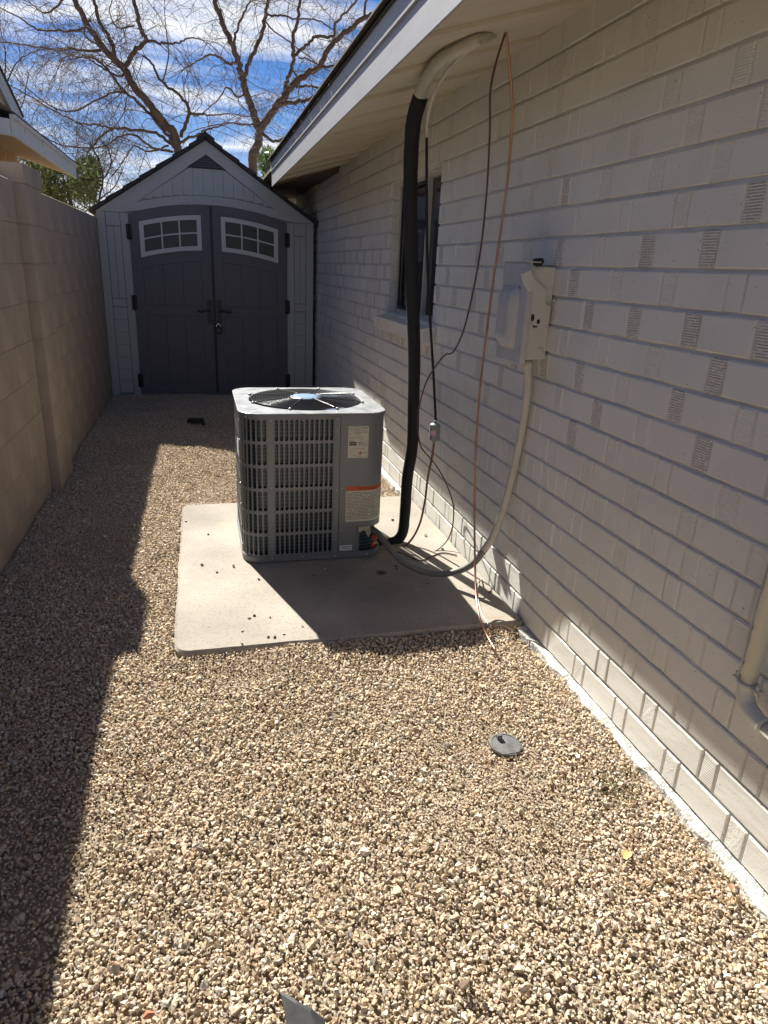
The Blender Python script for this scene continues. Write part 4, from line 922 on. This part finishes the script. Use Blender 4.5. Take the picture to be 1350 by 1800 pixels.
# gable boards
x = SX0 + .235
bwid = .098
while x < SX1 - .235:
    a, b2 = x + .002, min(x + bwid - .002, SX1 - .235)
    lo_ = max(arch(a), arch(b2)) + .088
    def hi_(t): return rake(t) - .150
    if a < SXC < b2: P_ = [(a, lo_), (b2, lo_), (b2, hi_(b2)), (SXC, hi_(SXC)), (a, hi_(a))]
    else: P_ = [(a, lo_), (b2, lo_), (b2, hi_(b2)), (a, hi_(a))]
    if hi_(a) > lo_ + .004 and hi_(b2) > lo_ + .004: slab('gable_board', P_, .006, m_shed)
    elif max(hi_(a), hi_(b2)) > lo_ + .01:
        top = a if hi_(a) > hi_(b2) else b2; oth = SXC + math.copysign((SZR - .150 - lo_) / SL, (a + b2) / 2 - SXC)
        slab('gable_board', [(top, lo_), (oth, lo_), (top, hi_(top))], .006, m_shed)
    x += bwid
# filler plate between header and rake (flat area)
for sg in (-1, 1):
    xo = SX0 + .236 if sg < 0 else SX1 - .236
# gable vent
vz = 2.235; vw = (SZR - .13 - vz) / SL
vt = slab('gable_vent', [(SXC - vw, vz), (SXC + vw, vz), (SXC, SZR - .128)], .014, m_doorgroove)
for k in range(5):
    z_ = vz + .012 + k * .021; w_ = (SZR - .145 - z_) / SL - .02
    if w_ > .015:
        q = MB(); q.prism([(SY - .016, z_), (SY - .024, z_ + .002), (SY - .016, z_ + .013)], SXC - w_, SXC + w_, 'x'); q.build('louver', m_door, vt)
# side columns: upper board panel and lower shake panel
for a, b2 in ((SX0 + .080, DX0 - .080), (DX1 + .080, SX1 - .080)):
    w_ = b2 - a
    for i in range(2): slab('siding_board', [(a + i * w_ / 2 + .003, .99), (a + (i + 1) * w_ / 2 - .003, .99), (a + (i + 1) * w_ / 2 - .003, 1.66), (a + i * w_ / 2 + .003, 1.66)], .006, m_shed)
    slab('siding_rail', [(a + .002, .91), (b2 - .002, .91), (b2 - .002, .98), (a + .002, .98)], .008, m_shed)
    slab('siding_rail', [(a + .002, 1.67), (b2 - .002, 1.67), (b2 - .002, SZE - .012), (a + .002, SZE - .012)], .008, m_shed)
    nz_ = 7
    for i in range(nz_):
        z0 = .03 + i * (.87 / nz_); q = MB(); q.prism([(SY - .010, z0 + .003), (SY - .004, z0 + .87 / nz_ - .003), (SY + .001, z0 + .87 / nz_ - .003), (SY + .001, z0 + .003)], a + .003, b2 - .003, 'x'); q.build('siding_shake', m_shed, shed)
# doors
def door(x0, x1, left):
    d = slab('door', strip(x0, x1, lambda x: .025, lambda x: arch(x)), .016, m_doorgroove, shed)
    B = SY - .016; st_ = .105
    def sl2(nm, P_, th=.006, m_=m_door): return slab(nm, P_, th, m_, d, B)
    sl2('stile', strip(x0, x0 + st_, lambda x: .025, lambda x: arch(x) - .001, 4)); sl2('stile', strip(x1 - st_, x1, lambda x: .025, lambda x: arch(x) - .001, 4))
    xa, xb = x0 + st_ + .001, x1 - st_ - .001
    sl2('rail', strip(xa, xb, lambda x: .025, lambda x: .135, 2)); sl2('rail', strip(xa, xb, lambda x: .83, lambda x: .93, 2))
    wt, wb = -.105, -.415
    sl2('rail', strip(xa, xb, lambda x: arch(x) + wt + .001, lambda x: arch(x) - .001)); sl2('rail', strip(xa, xb, lambda x: arch(x) + wb - .115, lambda x: arch(x) + wb - .001))
    for z0f, z1f in ((lambda x: .139, lambda x: .826), (lambda x: .934, lambda x: arch(x) + wb - .119)):
        k_ = 3; ww = (xb - xa) / k_
        for i in range(k_): sl2('door_plank', strip(xa + i * ww + .0025, xa + (i + 1) * ww - .0025, z0f, z1f, 4), .003)
    # window, its top and bottom following the arch
    fw = .042; fx0, fx1 = xa - .012, xb + .012
    wn = slab('door_window', strip(fx0, fx1, lambda x: arch(x) + wb - .01, lambda x: arch(x) + wt + .01), .0085, m_shedpane, d, B)
    B2 = B - .0085
    def fr(P_, th=.012, nm='window_frame'): return slab(nm, P_, th, m_shedframe, d, B2)
    fr(strip(fx0, fx1, lambda x: arch(x) + wt + .01 - fw, lambda x: arch(x) + wt + .01)); fr(strip(fx0, fx1, lambda x: arch(x) + wb - .01, lambda x: arch(x) + wb - .01 + fw))
    lo_ = lambda x: arch(x) + wb - .01 + fw + .0005; hi2 = lambda x: arch(x) + wt + .01 - fw - .0005
    fr(strip(fx0, fx0 + fw, lo_, hi2, 3)); fr(strip(fx1 - fw, fx1, lo_, hi2, 3))
    ww = (fx1 - fx0 - 2 * fw) / 3
    for i in (1, 2): xm = fx0 + fw + i * ww; fr(strip(xm - .007, xm + .007, lo_, hi2, 2), .008, 'muntin')
    mid = (wt + wb) / 2
    for i in range(3):
        xm = fx0 + fw + i * ww + (.0075 if i else 0); xn = fx0 + fw + (i + 1) * ww - (.0075 if i < 2 else 0); fr(strip(xm, xn, lambda x: arch(x) + mid - .007, lambda x: arch(x) + mid + .007, 3), .007, 'muntin')
    # handle
    hx = x1 - .045 if left else x0 + .050; B3 = B - .006
    hnd = slab('door_handle', [(hx - .022, .76), (hx + .022, .76), (hx + .022, 1.0), (hx - .022, 1.0)], .012, m_hard, d, B3)
    sg = -1 if left else 1
    q = MB(); q.tube(smooth_path([(hx, B3 - .012, .885), (hx, B3 - .045, .885), (hx + sg * .04, B3 - .05, .89), (hx + sg * .09, B3 - .05, .878), (hx + sg * .12, B3 - .048, .892)], 5), .0085, 8); o = q.build('handle_lever', m_hard, d)
    for z_ in (.16, .95, 1.62):
        hx2 = x0 - .003 if left else x1 + .003; q = MB(); q.bbox(hx2 - .026, hx2 + .026, SY - .026, SY - .0105, z_ - .07, z_ + .07, .004); q.lathe((hx2, SY - .028, z_ - .072), [(.008, 0), (.008, .144)], 8); q.build('hinge', m_hard, d)
door(DX0, DXC - .004, True); door(DXC + .004, DX1, False)
slab('door_astragal', strip(DXC - .012, DXC + .014, lambda x: .03, lambda x: arch(x) - .01, 2), .030, m_doorgroove, shed)
q = MB(); q.bbox(DXC - .035, DXC + .05, SY - .05, SY - .03, .765, .79, .003); q.build('hasp', m_hard, shed)
# roof: lapped rows with stepped edge
NRW = 7
for sg in (-1, 1):
    for k in range(NRW):
        d0 = (SXC - SX0 + .055) * (1 - k / NRW); d1 = (SXC - SX0 + .055) * (1 - (k + 1) / NRW) - .01
        xA = SXC + sg * d0; xB = SXC + sg * d1; zA_ = SZR + .004 - SL * d0; zB_ = SZR + .004 - SL * d1
        q = MB(); q.prism([(xA, zA_), (xB, zB_), (xB, zB_ + .030), (xA, zA_ + .046)], SY - .055, SY + 2.15, 'y'); q.build('roof_row', m_shedroof, shed)
q = MB(); q.prism([(SXC - .085, SZR - .03), (SXC, SZR + .022), (SXC + .085, SZR - .03), (SXC + .085, SZR + .012), (SXC, SZR + .068), (SXC - .085, SZR + .012)], SY - .062, SY + 2.155, 'y'); q.build('ridge_cap', m_shedroof, shed)
# padlock
pk = thing('padlock', (DXC + .035, SY - .045, .68), 'small padlock with bright steel shackle hanging on the shed door hasp', 'padlock')
xk = DXC + .035
q = MB(); q.tube([(xk + .021 * math.cos(t), SY - .058, .735 + .021 * math.sin(t) * 1.3) for t in np.linspace(-.25, math.pi + .25, 12)], .0055, 8); q.build('shackle', m_steel, pk)
q = MB(); q.bbox(xk - .03, xk + .03, SY - .070, SY - .045, .665, .725, .006); q.build('lock_body', m_hard, pk)

# ------------------------------------------------------------ trees
def grow(mbT, p, d, L_, r, depth, droop, rs):
    """recursive twigs"""
    n_ = 5 if depth else 6; pts = [p]; cur = Vector(p); d = Vector(d).normalized()
    for i in range(n_):
        d = (d + Vector((rs.gauss(0, .22), rs.gauss(0, .22), rs.gauss(0, .2) - droop))).normalized(); cur = cur + d * (L_ / n_); pts.append(cur.copy())
    mbT.tube(pts, [r * (1 - .8 * i / n_) + .0006 for i in range(n_ + 1)], 3, caps=False)
    if depth > 0:
        for _ in range(rs.randint(3, 5)):
            i = rs.randint(1, n_); dd = (d + Vector((rs.gauss(0, .9), rs.gauss(0, .9), rs.gauss(.05, .8)))).normalized()
            grow(mbT, pts[i], dd, L_ * rs.uniform(.45, .8), r * .55, depth - 1, droop * 1.3, rs)
def tree(name, Y, limbs, trunk_i, label, seed, cat='tree', twig_m=m_twig, dens=1.0, tl=1.0, group=None):
    rs = random.Random(seed); rnp = np.random.default_rng(seed)
    root = GZ(*[0, 0], 0)
    L0 = limbs[trunk_i]
    base = WY(L0[0][0], L0[0][1], Y); t = thing(name, (float(base[0]), Y, -.05), label, cat, group)
    paths = []
    for li, lim in enumerate(limbs):
        y0 = Y if li == trunk_i else None
        if y0 is None:
            # join where the limb starts: nearest point of the already built limbs in the picture
            best = None
            for pp in paths:
                for a in pp[0]:
                    s_ = proj(a); dd = (s_[0] - lim[0][0]) ** 2 + (s_[1] - lim[0][1]) ** 2
                    if best is None or dd < best[0]: best = (dd, a)
            y0 = best[1][1]
        drift = rs.uniform(-.45, .45); P3 = []; cum = 0
        for i, (a, b2, wpx) in enumerate(lim):
            if i: cum += math.hypot(a - lim[i - 1][0], b2 - lim[i - 1][1]) / 100
            yy_ = y0 + drift * cum; P3.append((WY(a, b2, yy_), .82 * wpx / F_PX * yy_ / 2))
        pts = [x[0] for x in P3]
        if li == trunk_i:
            b0 = pts[0].copy(); dirv = pts[0] - pts[1]; b0 = np.array([pts[0][0] + dirv[0] * .3, pts[0][1], -.1]); pts = [b0] + pts; rad0 = [P3[0][1] * 1.35] + [x[1] for x in P3]
        else: rad0 = [x[1] for x in P3]
        SP = smooth_path(pts, 6); rr_ = np.interp(np.linspace(0, len(pts) - 1, len(SP)), range(len(pts)), rad0)
        jt = np.array([np.array(p_) for p_ in SP]); jt[1:-1] += rnp.normal(0, .012, (len(SP) - 2, 3)) * np.minimum(1, rr_[1:-1, None] / .03)
        paths.append((jt, rr_))
    tk = MB(); bo = None
    for i, (pp, rr_) in enumerate(paths):
        if i == trunk_i: q = MB(); q.tube(pp, rr_, 9); q.build('trunk', m_bark, t)
        else:
            q = MB(); q.tube(pp, rr_, 7 if rr_[0] > .03 else 5); q.build('limb', m_bark, t)
    tw = MB()
    for i, (pp, rr_) in enumerate(paths):
        Ln = np.linalg.norm(np.diff(pp, axis=0), axis=1).sum(); k_ = int(Ln * 3.1 * dens)
        for _ in range(k_):
            j = rs.randint(max(1, int(len(pp) * (.35 if i == trunk_i else .1))), len(pp) - 1)
            if proj(pp[j])[1] > 330: continue
            tv = pp[j] - pp[j - 1]; tv = tv / (np.linalg.norm(tv) + 1e-9)
            d_ = Vector(tv) * .5 + Vector((rs.gauss(0, .7), rs.gauss(0, .7), rs.gauss(.1, .6)))
            grow(tw, Vector(pp[j]), d_, rs.uniform(.5, 1.35) * tl, min(.0075, rr_[j] * .35), 2, .05, rs)
        # tip spray
        for _ in range(3): grow(tw, Vector(pp[-1]), Vector(pp[-1] - pp[-3]) .normalized() + Vector((rs.gauss(0, .4), rs.gauss(0, .4), rs.gauss(0, .4))), rs.uniform(.7, 1.4) * tl, min(.007, rr_[-1] * .6), 2, .06, rs)
    tag(tw.build('twigs', twig_m, t, recalc=False), kind='stuff')
    return t
def A(pts, ox, oy, s, w): # picture coordinates of a zoomed crop, width list
    ws = np.linspace(w[0], w[1], len(pts)); return [(ox + a / s, oy + b2 / s, wv) for (a, b2), wv in zip(pts, ws)]
z1_ = lambda pts, *w: A(pts, 0, 0, 2.7, w)
z4_ = lambda pts, *w: A(pts, 350, 0, 3.65, w)
left = [z1_([(845, 730), (790, 600), (700, 490), (620, 390), (590, 330), (500, 240), (420, 130), (370, 30), (330, -60)], 15, 8),
        z1_([(590, 330), (640, 240), (690, 190), (660, 120), (640, 0), (650, -60)], 9, 6), z1_([(545, 290), (520, 180), (470, 100), (450, 0), (430, -60)], 7, 5),
        z1_([(690, 190), (780, 205), (840, 205), (900, 180), (960, 190)], 5, 2), z1_([(840, 700), (760, 600), (690, 520), (600, 440), (480, 300), (400, 265)], 7, 3),
        z1_([(860, 650), (900, 540), (860, 460), (770, 390), (720, 300), (680, 265)], 7, 3), z1_([(900, 540), (960, 540), (1000, 548), (1095, 540)], 5, 2),
        z1_([(840, 715), (760, 640), (640, 615), (540, 610), (470, 660), (420, 720)], 6, 3), z1_([(480, 240), (350, 235), (230, 230), (100, 210), (0, 200)], 5, 2),
        z1_([(430, 95), (380, 140), (280, 145), (180, 140), (100, 90), (0, 35)], 5, 2), z1_([(600, 440), (540, 440), (450, 480), (380, 520), (300, 525), (220, 490), (130, 420), (50, 340)], 4, 1.5),
        z1_([(540, 610), (460, 590), (400, 590), (280, 540), (150, 460), (40, 400)], 4, 1.5), z1_([(820, 720), (720, 700), (640, 640), (560, 650), (480, 700), (300, 690), (200, 640)], 5, 2),
        z1_([(600, 345), (560, 360), (470, 310), (420, 280), (330, 260)], 4, 2), z1_([(800, 690), (700, 720), (640, 690), (600, 740), (560, 800)], 4, 2), z1_([(820, 700), (880, 660), (940, 640), (990, 610), (1060, 595)], 6, 2.5),
        z1_([(330, -40), (260, 40), (210, 60), (150, 20)], 4, 2), z1_([(500, 240), (440, 200), (400, 160), (420, 90)], 4, 2), z1_([(640, 120), (560, 130), (520, 60), (540, -20)], 3, 1.5), z1_([(770, 390), (800, 280), (790, 160), (780, 40)], 3, 1.2)]
tree('bare_tree', 13.0, left, 0, 'leafless tree with trunk leaning left behind the shed roof', 11, dens=1.15)
right = [z4_([(340, 1110), (365, 960), (385, 850), (375, 800), (335, 690), (290, 560), (260, 440), (215, 290), (160, 170), (110, 30), (90, -60)], 17, 7),
         z4_([(385, 830), (440, 760), (500, 680), (590, 560), (650, 500), (770, 430), (830, 310), (950, 200), (1060, 110), (1200, 80), (1400, 20)], 15, 7),
         z4_([(285, 500), (330, 380), (400, 220), (430, 80), (440, -40)], 8, 6), z4_([(540, 620), (570, 500), (600, 400), (600, 240), (630, 140), (650, 0), (660, -60)], 8, 5),
         z4_([(600, 360), (700, 280), (750, 235), (860, 230), (880, 150), (960, 60), (1020, -20)], 6, 4), z4_([(510, 680), (630, 650), (700, 640), (780, 610), (850, 600)], 8, 5),
         z4_([(620, 560), (700, 550), (800, 570), (900, 560)], 5, 3), z4_([(410, 860), (490, 905), (560, 880), (640, 860)], 6, 4), z4_([(1060, 110), (1070, 0), (1075, -60)], 5, 4),
         z4_([(780, 430), (900, 420), (1000, 380)], 5, 3), z4_([(230, 400), (190, 410), (150, 380), (80, 350), (0, 385), (-90, 440)], 6, 2), z4_([(220, 290), (240, 200), (290, 80), (330, 0)], 5, 3),
         z4_([(430, 100), (520, 100), (620, 120), (760, 130), (860, 190)], 4, 2), z4_([(600, 450), (640, 520), (640, 620), (690, 700)], 3, 1.5), z4_([(640, 370), (700, 380), (780, 430)], 3, 2), z4_([(380, 790), (300, 800), (180, 790), (60, 810), (-60, 850)], 4, 1.5),
         z4_([(300, 600), (240, 620), (180, 560), (120, 640), (0, 740), (-60, 730)], 4, 1.5), z4_([(430, 140), (480, 200), (600, 280), (760, 410), (860, 470)], 3, 1.5)]
tree('bare_tree', 14.0, right, 0, 'leafless tree with forked trunk standing right of the shed peak', 12, dens=1.0)
shrub = [A([(130, 900), (340, 0)], 0, 0, 1, (6, 6))[:0] or [(165, 420, 5), (172, 360, 4), (180, 320, 3.5), (175, 285, 3), (160, 255, 2)], [(172, 360, 3), (150, 320, 2.5), (140, 290, 2)], [(180, 320, 3), (195, 290, 2.5), (190, 260, 2)], [(168, 380, 3), (120, 340, 2), (110, 310, 1.5)], [(175, 350, 3), (200, 330, 2), (215, 300, 1.5)]]
tree('bare_shrub', 11.5, shrub, 0, 'dense leafless grey shrub between the block wall and the shed roof', 13, 'shrub', dens=5.5, tl=.5)
lt = [[(-60, 420, 6), (-40, 330, 5), (-20, 240, 4), (5, 160, 3), (10, 90, 2)], [(-20, 240, 3), (20, 215, 2.5), (40, 180, 2), (50, 130, 1.5)], [(5, 160, 3), (30, 110, 2), (60, 90, 1.5)], [(-30, 290, 3), (10, 260, 2), (45, 240, 1.5), (60, 200, 1)]]
tree('bare_tree', 12.0, lt, 0, 'thin leafless tree rising behind the neighbouring eave at the left edge', 14, dens=2.2, tl=.7)
# leafy evergreen behind the wall
def leaf_mat(name, c1, c2):
    m = mat(name, c1, .55, var=.4, vscale=4, col2=c2); b = m.node_tree.nodes['Principled BSDF']; b.inputs['Transmission Weight'].default_value = 0.0
    n_, l_ = nodes(m); tr_ = n_.new('ShaderNodeBsdfTranslucent'); tr_.inputs['Color'].default_value = (c1[0] * 1.8, c1[1] * 2.0, c1[2] * 1.2, 1); mx_ = n_.new('ShaderNodeMixShader'); mx_.inputs[0].default_value = .35
    out = n_['Material Output']; l_.new(b.outputs[0], mx_.inputs[1]); l_.new(tr_.outputs[0], mx_.inputs[2]); l_.new(mx_.outputs[0], out.inputs['Surface']); return m
m_leaf = leaf_mat('evergreen_leaf', (.105, .115, .055), (.045, .055, .025)); m_palm = leaf_mat('conifer_leaf', (.06, .09, .045), (.035, .05, .03))
def leafy(name, clumps, Y, n_, lab, cat, stems, m_, ls=.05, seed=3):
    rs = random.Random(seed); t = thing(name, (float(WY(clumps[0][0], 460, Y)[0]), Y, -.05), lab, cat); q = MB()
    for _ in range(n_):
        cx_, cy_, rx_, ry_ = rs.choice(clumps); a = rs.uniform(0, 6.28); u_ = rs.uniform(0, 1) ** .5; dy = rs.gauss(0, .45)
        p_ = Vector(WY(cx_ + rx_ * u_ * math.cos(a), cy_ + ry_ * u_ * math.sin(a), Y + dy)); n1 = Vector((rs.gauss(0, 1), rs.gauss(0, 1), rs.gauss(0, 1))).normalized(); n2 = n1.orthogonal().normalized() * ls * rs.uniform(.15, .3); n1 = n1 * ls * rs.uniform(.6, 1.3)
        q.add([p_ - n1, p_ + n2, p_ + n1, p_ - n2], [(0, 1, 2, 3)])
    tag(q.build('foliage', m_, t, recalc=False), kind='stuff')
    for st in stems:
        q = MB(); q.tube(smooth_path([WY(a, b2, Y) for a, b2, _ in st] , 5), list(np.interp(np.linspace(0, len(st) - 1, (len(st) - 1) * 5 + 1), range(len(st)), [w_ / F_PX * Y / 2 for _, _, w_ in st])), 7); q.build('stem', m_bark2, t)
leafy('evergreen_bush', [(60, 300, 45, 35), (105, 325, 45, 30), (150, 315, 28, 38), (120, 350, 55, 28), (60, 350, 60, 30), (160, 300, 15, 25), (90, 290, 20, 18)], 11.0, 5200, 'olive green leafy bush behind the block wall under the neighbouring eave', 'bush', [[(100, 380, 14), (80, 330, 12), (62, 300, 10), (45, 275, 9)], [(130, 380, 6), (120, 330, 5), (135, 300, 3)]], m_leaf)
leafy('conifer', [(470, 268, 8, 5), (462, 278, 8, 4), (478, 284, 12, 5), (468, 292, 12, 6), (474, 275, 6, 10), (475, 305, 14, 10)], 16.0, 500, 'small green conifer top between the right bare tree and the fascia', 'tree', [[(480, 420, 6), (474, 330, 4), (470, 270, 2)]], m_palm, .13, 5)

# ------------------------------------------------------------ small things on the ground
q = MB(); c = GZ(888, 1310, .012); c = Vector(c); axd = Vector((.03, -.07, 1)).normalized()
cap = thing('cleanout', tuple(c), 'round grey plastic drain cap sitting in the gravel right of centre', 'drain cap')
q.lathe(c, [(.044, -.03), (.044, -.002), (.049, -.001), (.050, .003), (.048, .006), (.043, .0065), (.042, .005), (.001, .0055)], 28, axd, smooth=False); q.build('lid', m_capgrey, cap)
q = MB(); q.tube(smooth_path([c + Vector((.048 * math.cos(t), .048 * math.sin(t), .004 + .004 * math.sin(3 * t))) for t in np.linspace(2.6, 5.6, 9)], 3), .0018, 5); q.build('rim', m_capgrey, cap)
q = MB(); q.bbox(c.x - .018, c.x - .002, c.y + .018, c.y + .034, c.z + .004, c.z + .022, .002); q.build('tab', m_capgrey, cap)
# black edging piece at the bottom edge
p0, p1_, p2_ = GZ(495, 1748, .07), GZ(530, 1768, .06), GZ(566, 1792, .03)
q = MB(); vs_ = []
P0 = np.array(p0)
tops = [.020, .022, .020, .012]
line = [GZ(a_, b_, t_)[:2] for (a_, b_), t_ in zip([(494, 1748), (520, 1764), (545, 1778), (569, 1797)], tops)]
for i, (a, h_) in enumerate(zip(line, tops)):
    for dx_, dy_ in ((0, 0), (.004, .004)):
        vs_ += [(a[0] + dx_, a[1] + dy_, -.02), (a[0] + dx_, a[1] + dy_, h_)]
    vs_ += [(a[0] + .006, a[1] - .07, h_ * .5 - .004)]
q.add(vs_, [(5 * i + 0, 5 * (i + 1) + 0, 5 * (i + 1) + 1, 5 * i + 1) for i in range(3)] + [(5 * i + 2, 5 * i + 3, 5 * (i + 1) + 3, 5 * (i + 1) + 2) for i in range(3)] + [(5 * i + 1, 5 * (i + 1) + 1, 5 * (i + 1) + 3, 5 * i + 3) for i in range(3)] + [(5 * i + 1, 5 * i + 4, 5 * (i + 1) + 4, 5 * (i + 1) + 1) for i in range(3)] + [(0, 1, 3, 2), (15, 16, 18, 17)])
tag(q.build('plastic_edging', m_blackplastic, recenter=True, recalc=False), 'corner of a black plastic strip sticking out of the gravel at the bottom edge', 'edging')
# black scrap near the shed
c = GZ(343, 742, .01); q = MB(); q.prism([(c[0] - .07, c[1] - .02), (c[0] + .05, c[1] - .04), (c[0] + .075, c[1] + .03), (c[0] - .05, c[1] + .06)], c[2], c[2] + .03, 'z'); q.bbox(c[0] + .055, c[0] + .085, c[1] - .09, c[1] + .01, 0, .02, .003)
tag(q.build('plastic_scrap', m_blackplastic, recenter=True), 'black plastic scrap lying on shaded gravel in front of the shed', 'scrap')
# leaf and coloured chips
def leaf(px, py, L_, m_, lab, rot):
    c = Vector(GZ(px, py, .016)); q = MB(); vs_ = []; n_ = 7
    for i in range(n_):
        t = i / (n_ - 1); w_ = L_ * .33 * math.sin(math.pi * t) ** .7; x_ = (t - .5) * L_; z_ = .004 * math.sin(t * 3)
        for s_, zz in ((-1, .004), (0, 0), (1, .004)): vs_.append((c.x + x_ * math.cos(rot) - s_ * w_ * math.sin(rot), c.y + x_ * math.sin(rot) + s_ * w_ * math.cos(rot), c.z + z_ + zz * abs(s_)))
    q.add(vs_, [(3 * i + k, 3 * i + k + 1, 3 * i + 4 + k, 3 * i + 3 + k) for i in range(n_ - 1) for k in (0, 1)], True); o = q.build('leaf', m_, recenter=True, recalc=False); tag(o, lab, 'leaf')
leaf(1101, 1504, .036, m_leafdry, 'dry yellow leaf on the gravel near the right wall', .6)
m_leafred = mat('red_brown_leaf', (.28, .15, .08), .6)
leaf(1284, 1561, .024, m_leafred, 'reddish brown leaf on the gravel against the footing', 1.2)
def rock(px, py, z, r, m_, name, lab, cat, group=None):
    c = Vector(GZ(px, py, z)); bm = bmesh.new()
    for i in range(14):
        v = Vector((random.gauss(0, 1), random.gauss(0, 1), random.gauss(0, 1))).normalized(); bm.verts.new((v.x * r * 1.2, v.y * r * .9, v.z * r * .75))
    bmesh.ops.convex_hull(bm, input=bm.verts[:]); bmesh.ops.delete(bm, geom=[v for v in bm.verts if not v.link_faces], context='VERTS')
    zmin = min(v.co.z for v in bm.verts); me = bpy.data.meshes.new(name); bm.to_mesh(me); bm.free(); me.transform(Matrix.Translation((0, 0, -zmin))); me.materials.append(m_)
    o = bpy.data.objects.new(name, me); COL.objects.link(o); o.location = c; tag(o, lab, cat, group); return o
rock(262, 1787, .010, .010, m_terra, 'brick_chip', 'small orange brick chip on the gravel at the bottom left', 'chip')
rock(835, 1184, .004, .013, m_brown, 'dark_stone', 'dark brown stone in the gravel below the copper tube end', 'stone')
rock(1063, 1390, .008, .012, m_brown, 'dark_stone', 'dark brown stone in the gravel right of the drain cap', 'stone')
rock(818, 1735, .012, .014, m_brown, 'dark_stone', 'dark brown stone in the gravel near the bottom centre', 'stone')
rock(1317, 1425, .008, .010, m_brown, 'dark_stone', 'dark stone on the gravel by the footing at the right edge', 'stone') if False else None
for i, (a, b2, r_) in enumerate([(327, 917, .007), (366, 940, .006), (355, 994, .007), (411, 996, .010), (381, 1007, .006), (455, 1019, .006), (438, 1087, .007), (447, 1083, .006), (475, 1086, .004), (426, 1110, .006), (472, 1121, .006), (483, 1121, .006), (499, 1115, .005), (426, 1133, .005), (532, 1102, .004), (570, 1001, .008), (552, 1013, .006), (690, 915, .008), (748, 943, .010), (778, 966, .008), (696, 997, .007), (733, 1039, .007), (697, 1001, .005), (752, 1026, .005), (634, 1057, .005), (562, 1114, .004), (861, 1042, .008)]):
    lb_ = 'small dark pebble on the sunlit slab left of the air conditioner' if a < 430 and b2 < 1030 else ('small pebble on the slab near its front left edge' if b2 > 1060 else ('small pebble on the slab between the pipes and the brick wall' if a > 740 or (a > 680 and b2 < 950) else 'small pebble on the slab in the shade of the air conditioner'))
    rock(a, b2, PZ, r_, m_brown if i % 3 else m_grav, 'pebble', lb_, 'pebble', 'loose pebbles on the concrete slab')
# straw and twig litter
q = MB(); rs = random.Random(5)
def litter(cx_, cy_, sx_, sy_, n_, z=.014, L_=(.02, .06)):
    for _ in range(n_):
        c = Vector(GZ(cx_ + rs.gauss(0, sx_), cy_ + rs.gauss(0, sy_), z)); a = rs.uniform(0, 6.28); l_ = rs.uniform(*L_); d_ = Vector((math.cos(a), math.sin(a), rs.uniform(-.15, .15))) * l_
        if c.x + abs(d_.x) > XW - .01: continue
        q.tube([c, c + d_ * .5 + Vector((0, 0, rs.uniform(0, .006))), c + d_], .0007, 3, caps=False)
litter(860, 1105, 30, 6, 70, .02); litter(880, 1345, 25, 15, 16); litter(860, 1255, 40, 15, 14); litter(1000, 1250, 40, 40, 20); litter(1180, 1500, 60, 50, 45); litter(1230, 1560, 40, 30, 30); litter(600, 1400, 280, 200, 160, .014, (.02, .05))
tag(q.build('straw_litter', m_straw, recalc=False), 'scattered dry straw and twig bits on the gravel', 'litter', kind='stuff')
q = MB()
for _ in range(70):
    c = Vector(GZ(1085 + rs.gauss(0, 22), 1380 + rs.gauss(0, 12), .013)); a = rs.uniform(0, 6.28); d_ = Vector((math.cos(a), math.sin(a), rs.uniform(0, .8))) * .006; n2 = Vector((-d_.y, d_.x, 0)) * .5
    q.add([c, c + d_ + n2, c + d_ * 2, c + d_ - n2], [(0, 1, 2, 3)])
tag(q.build('weeds', m_leaf, recalc=False), 'tiny green weeds in the gravel near the footing', 'weeds', kind='stuff')
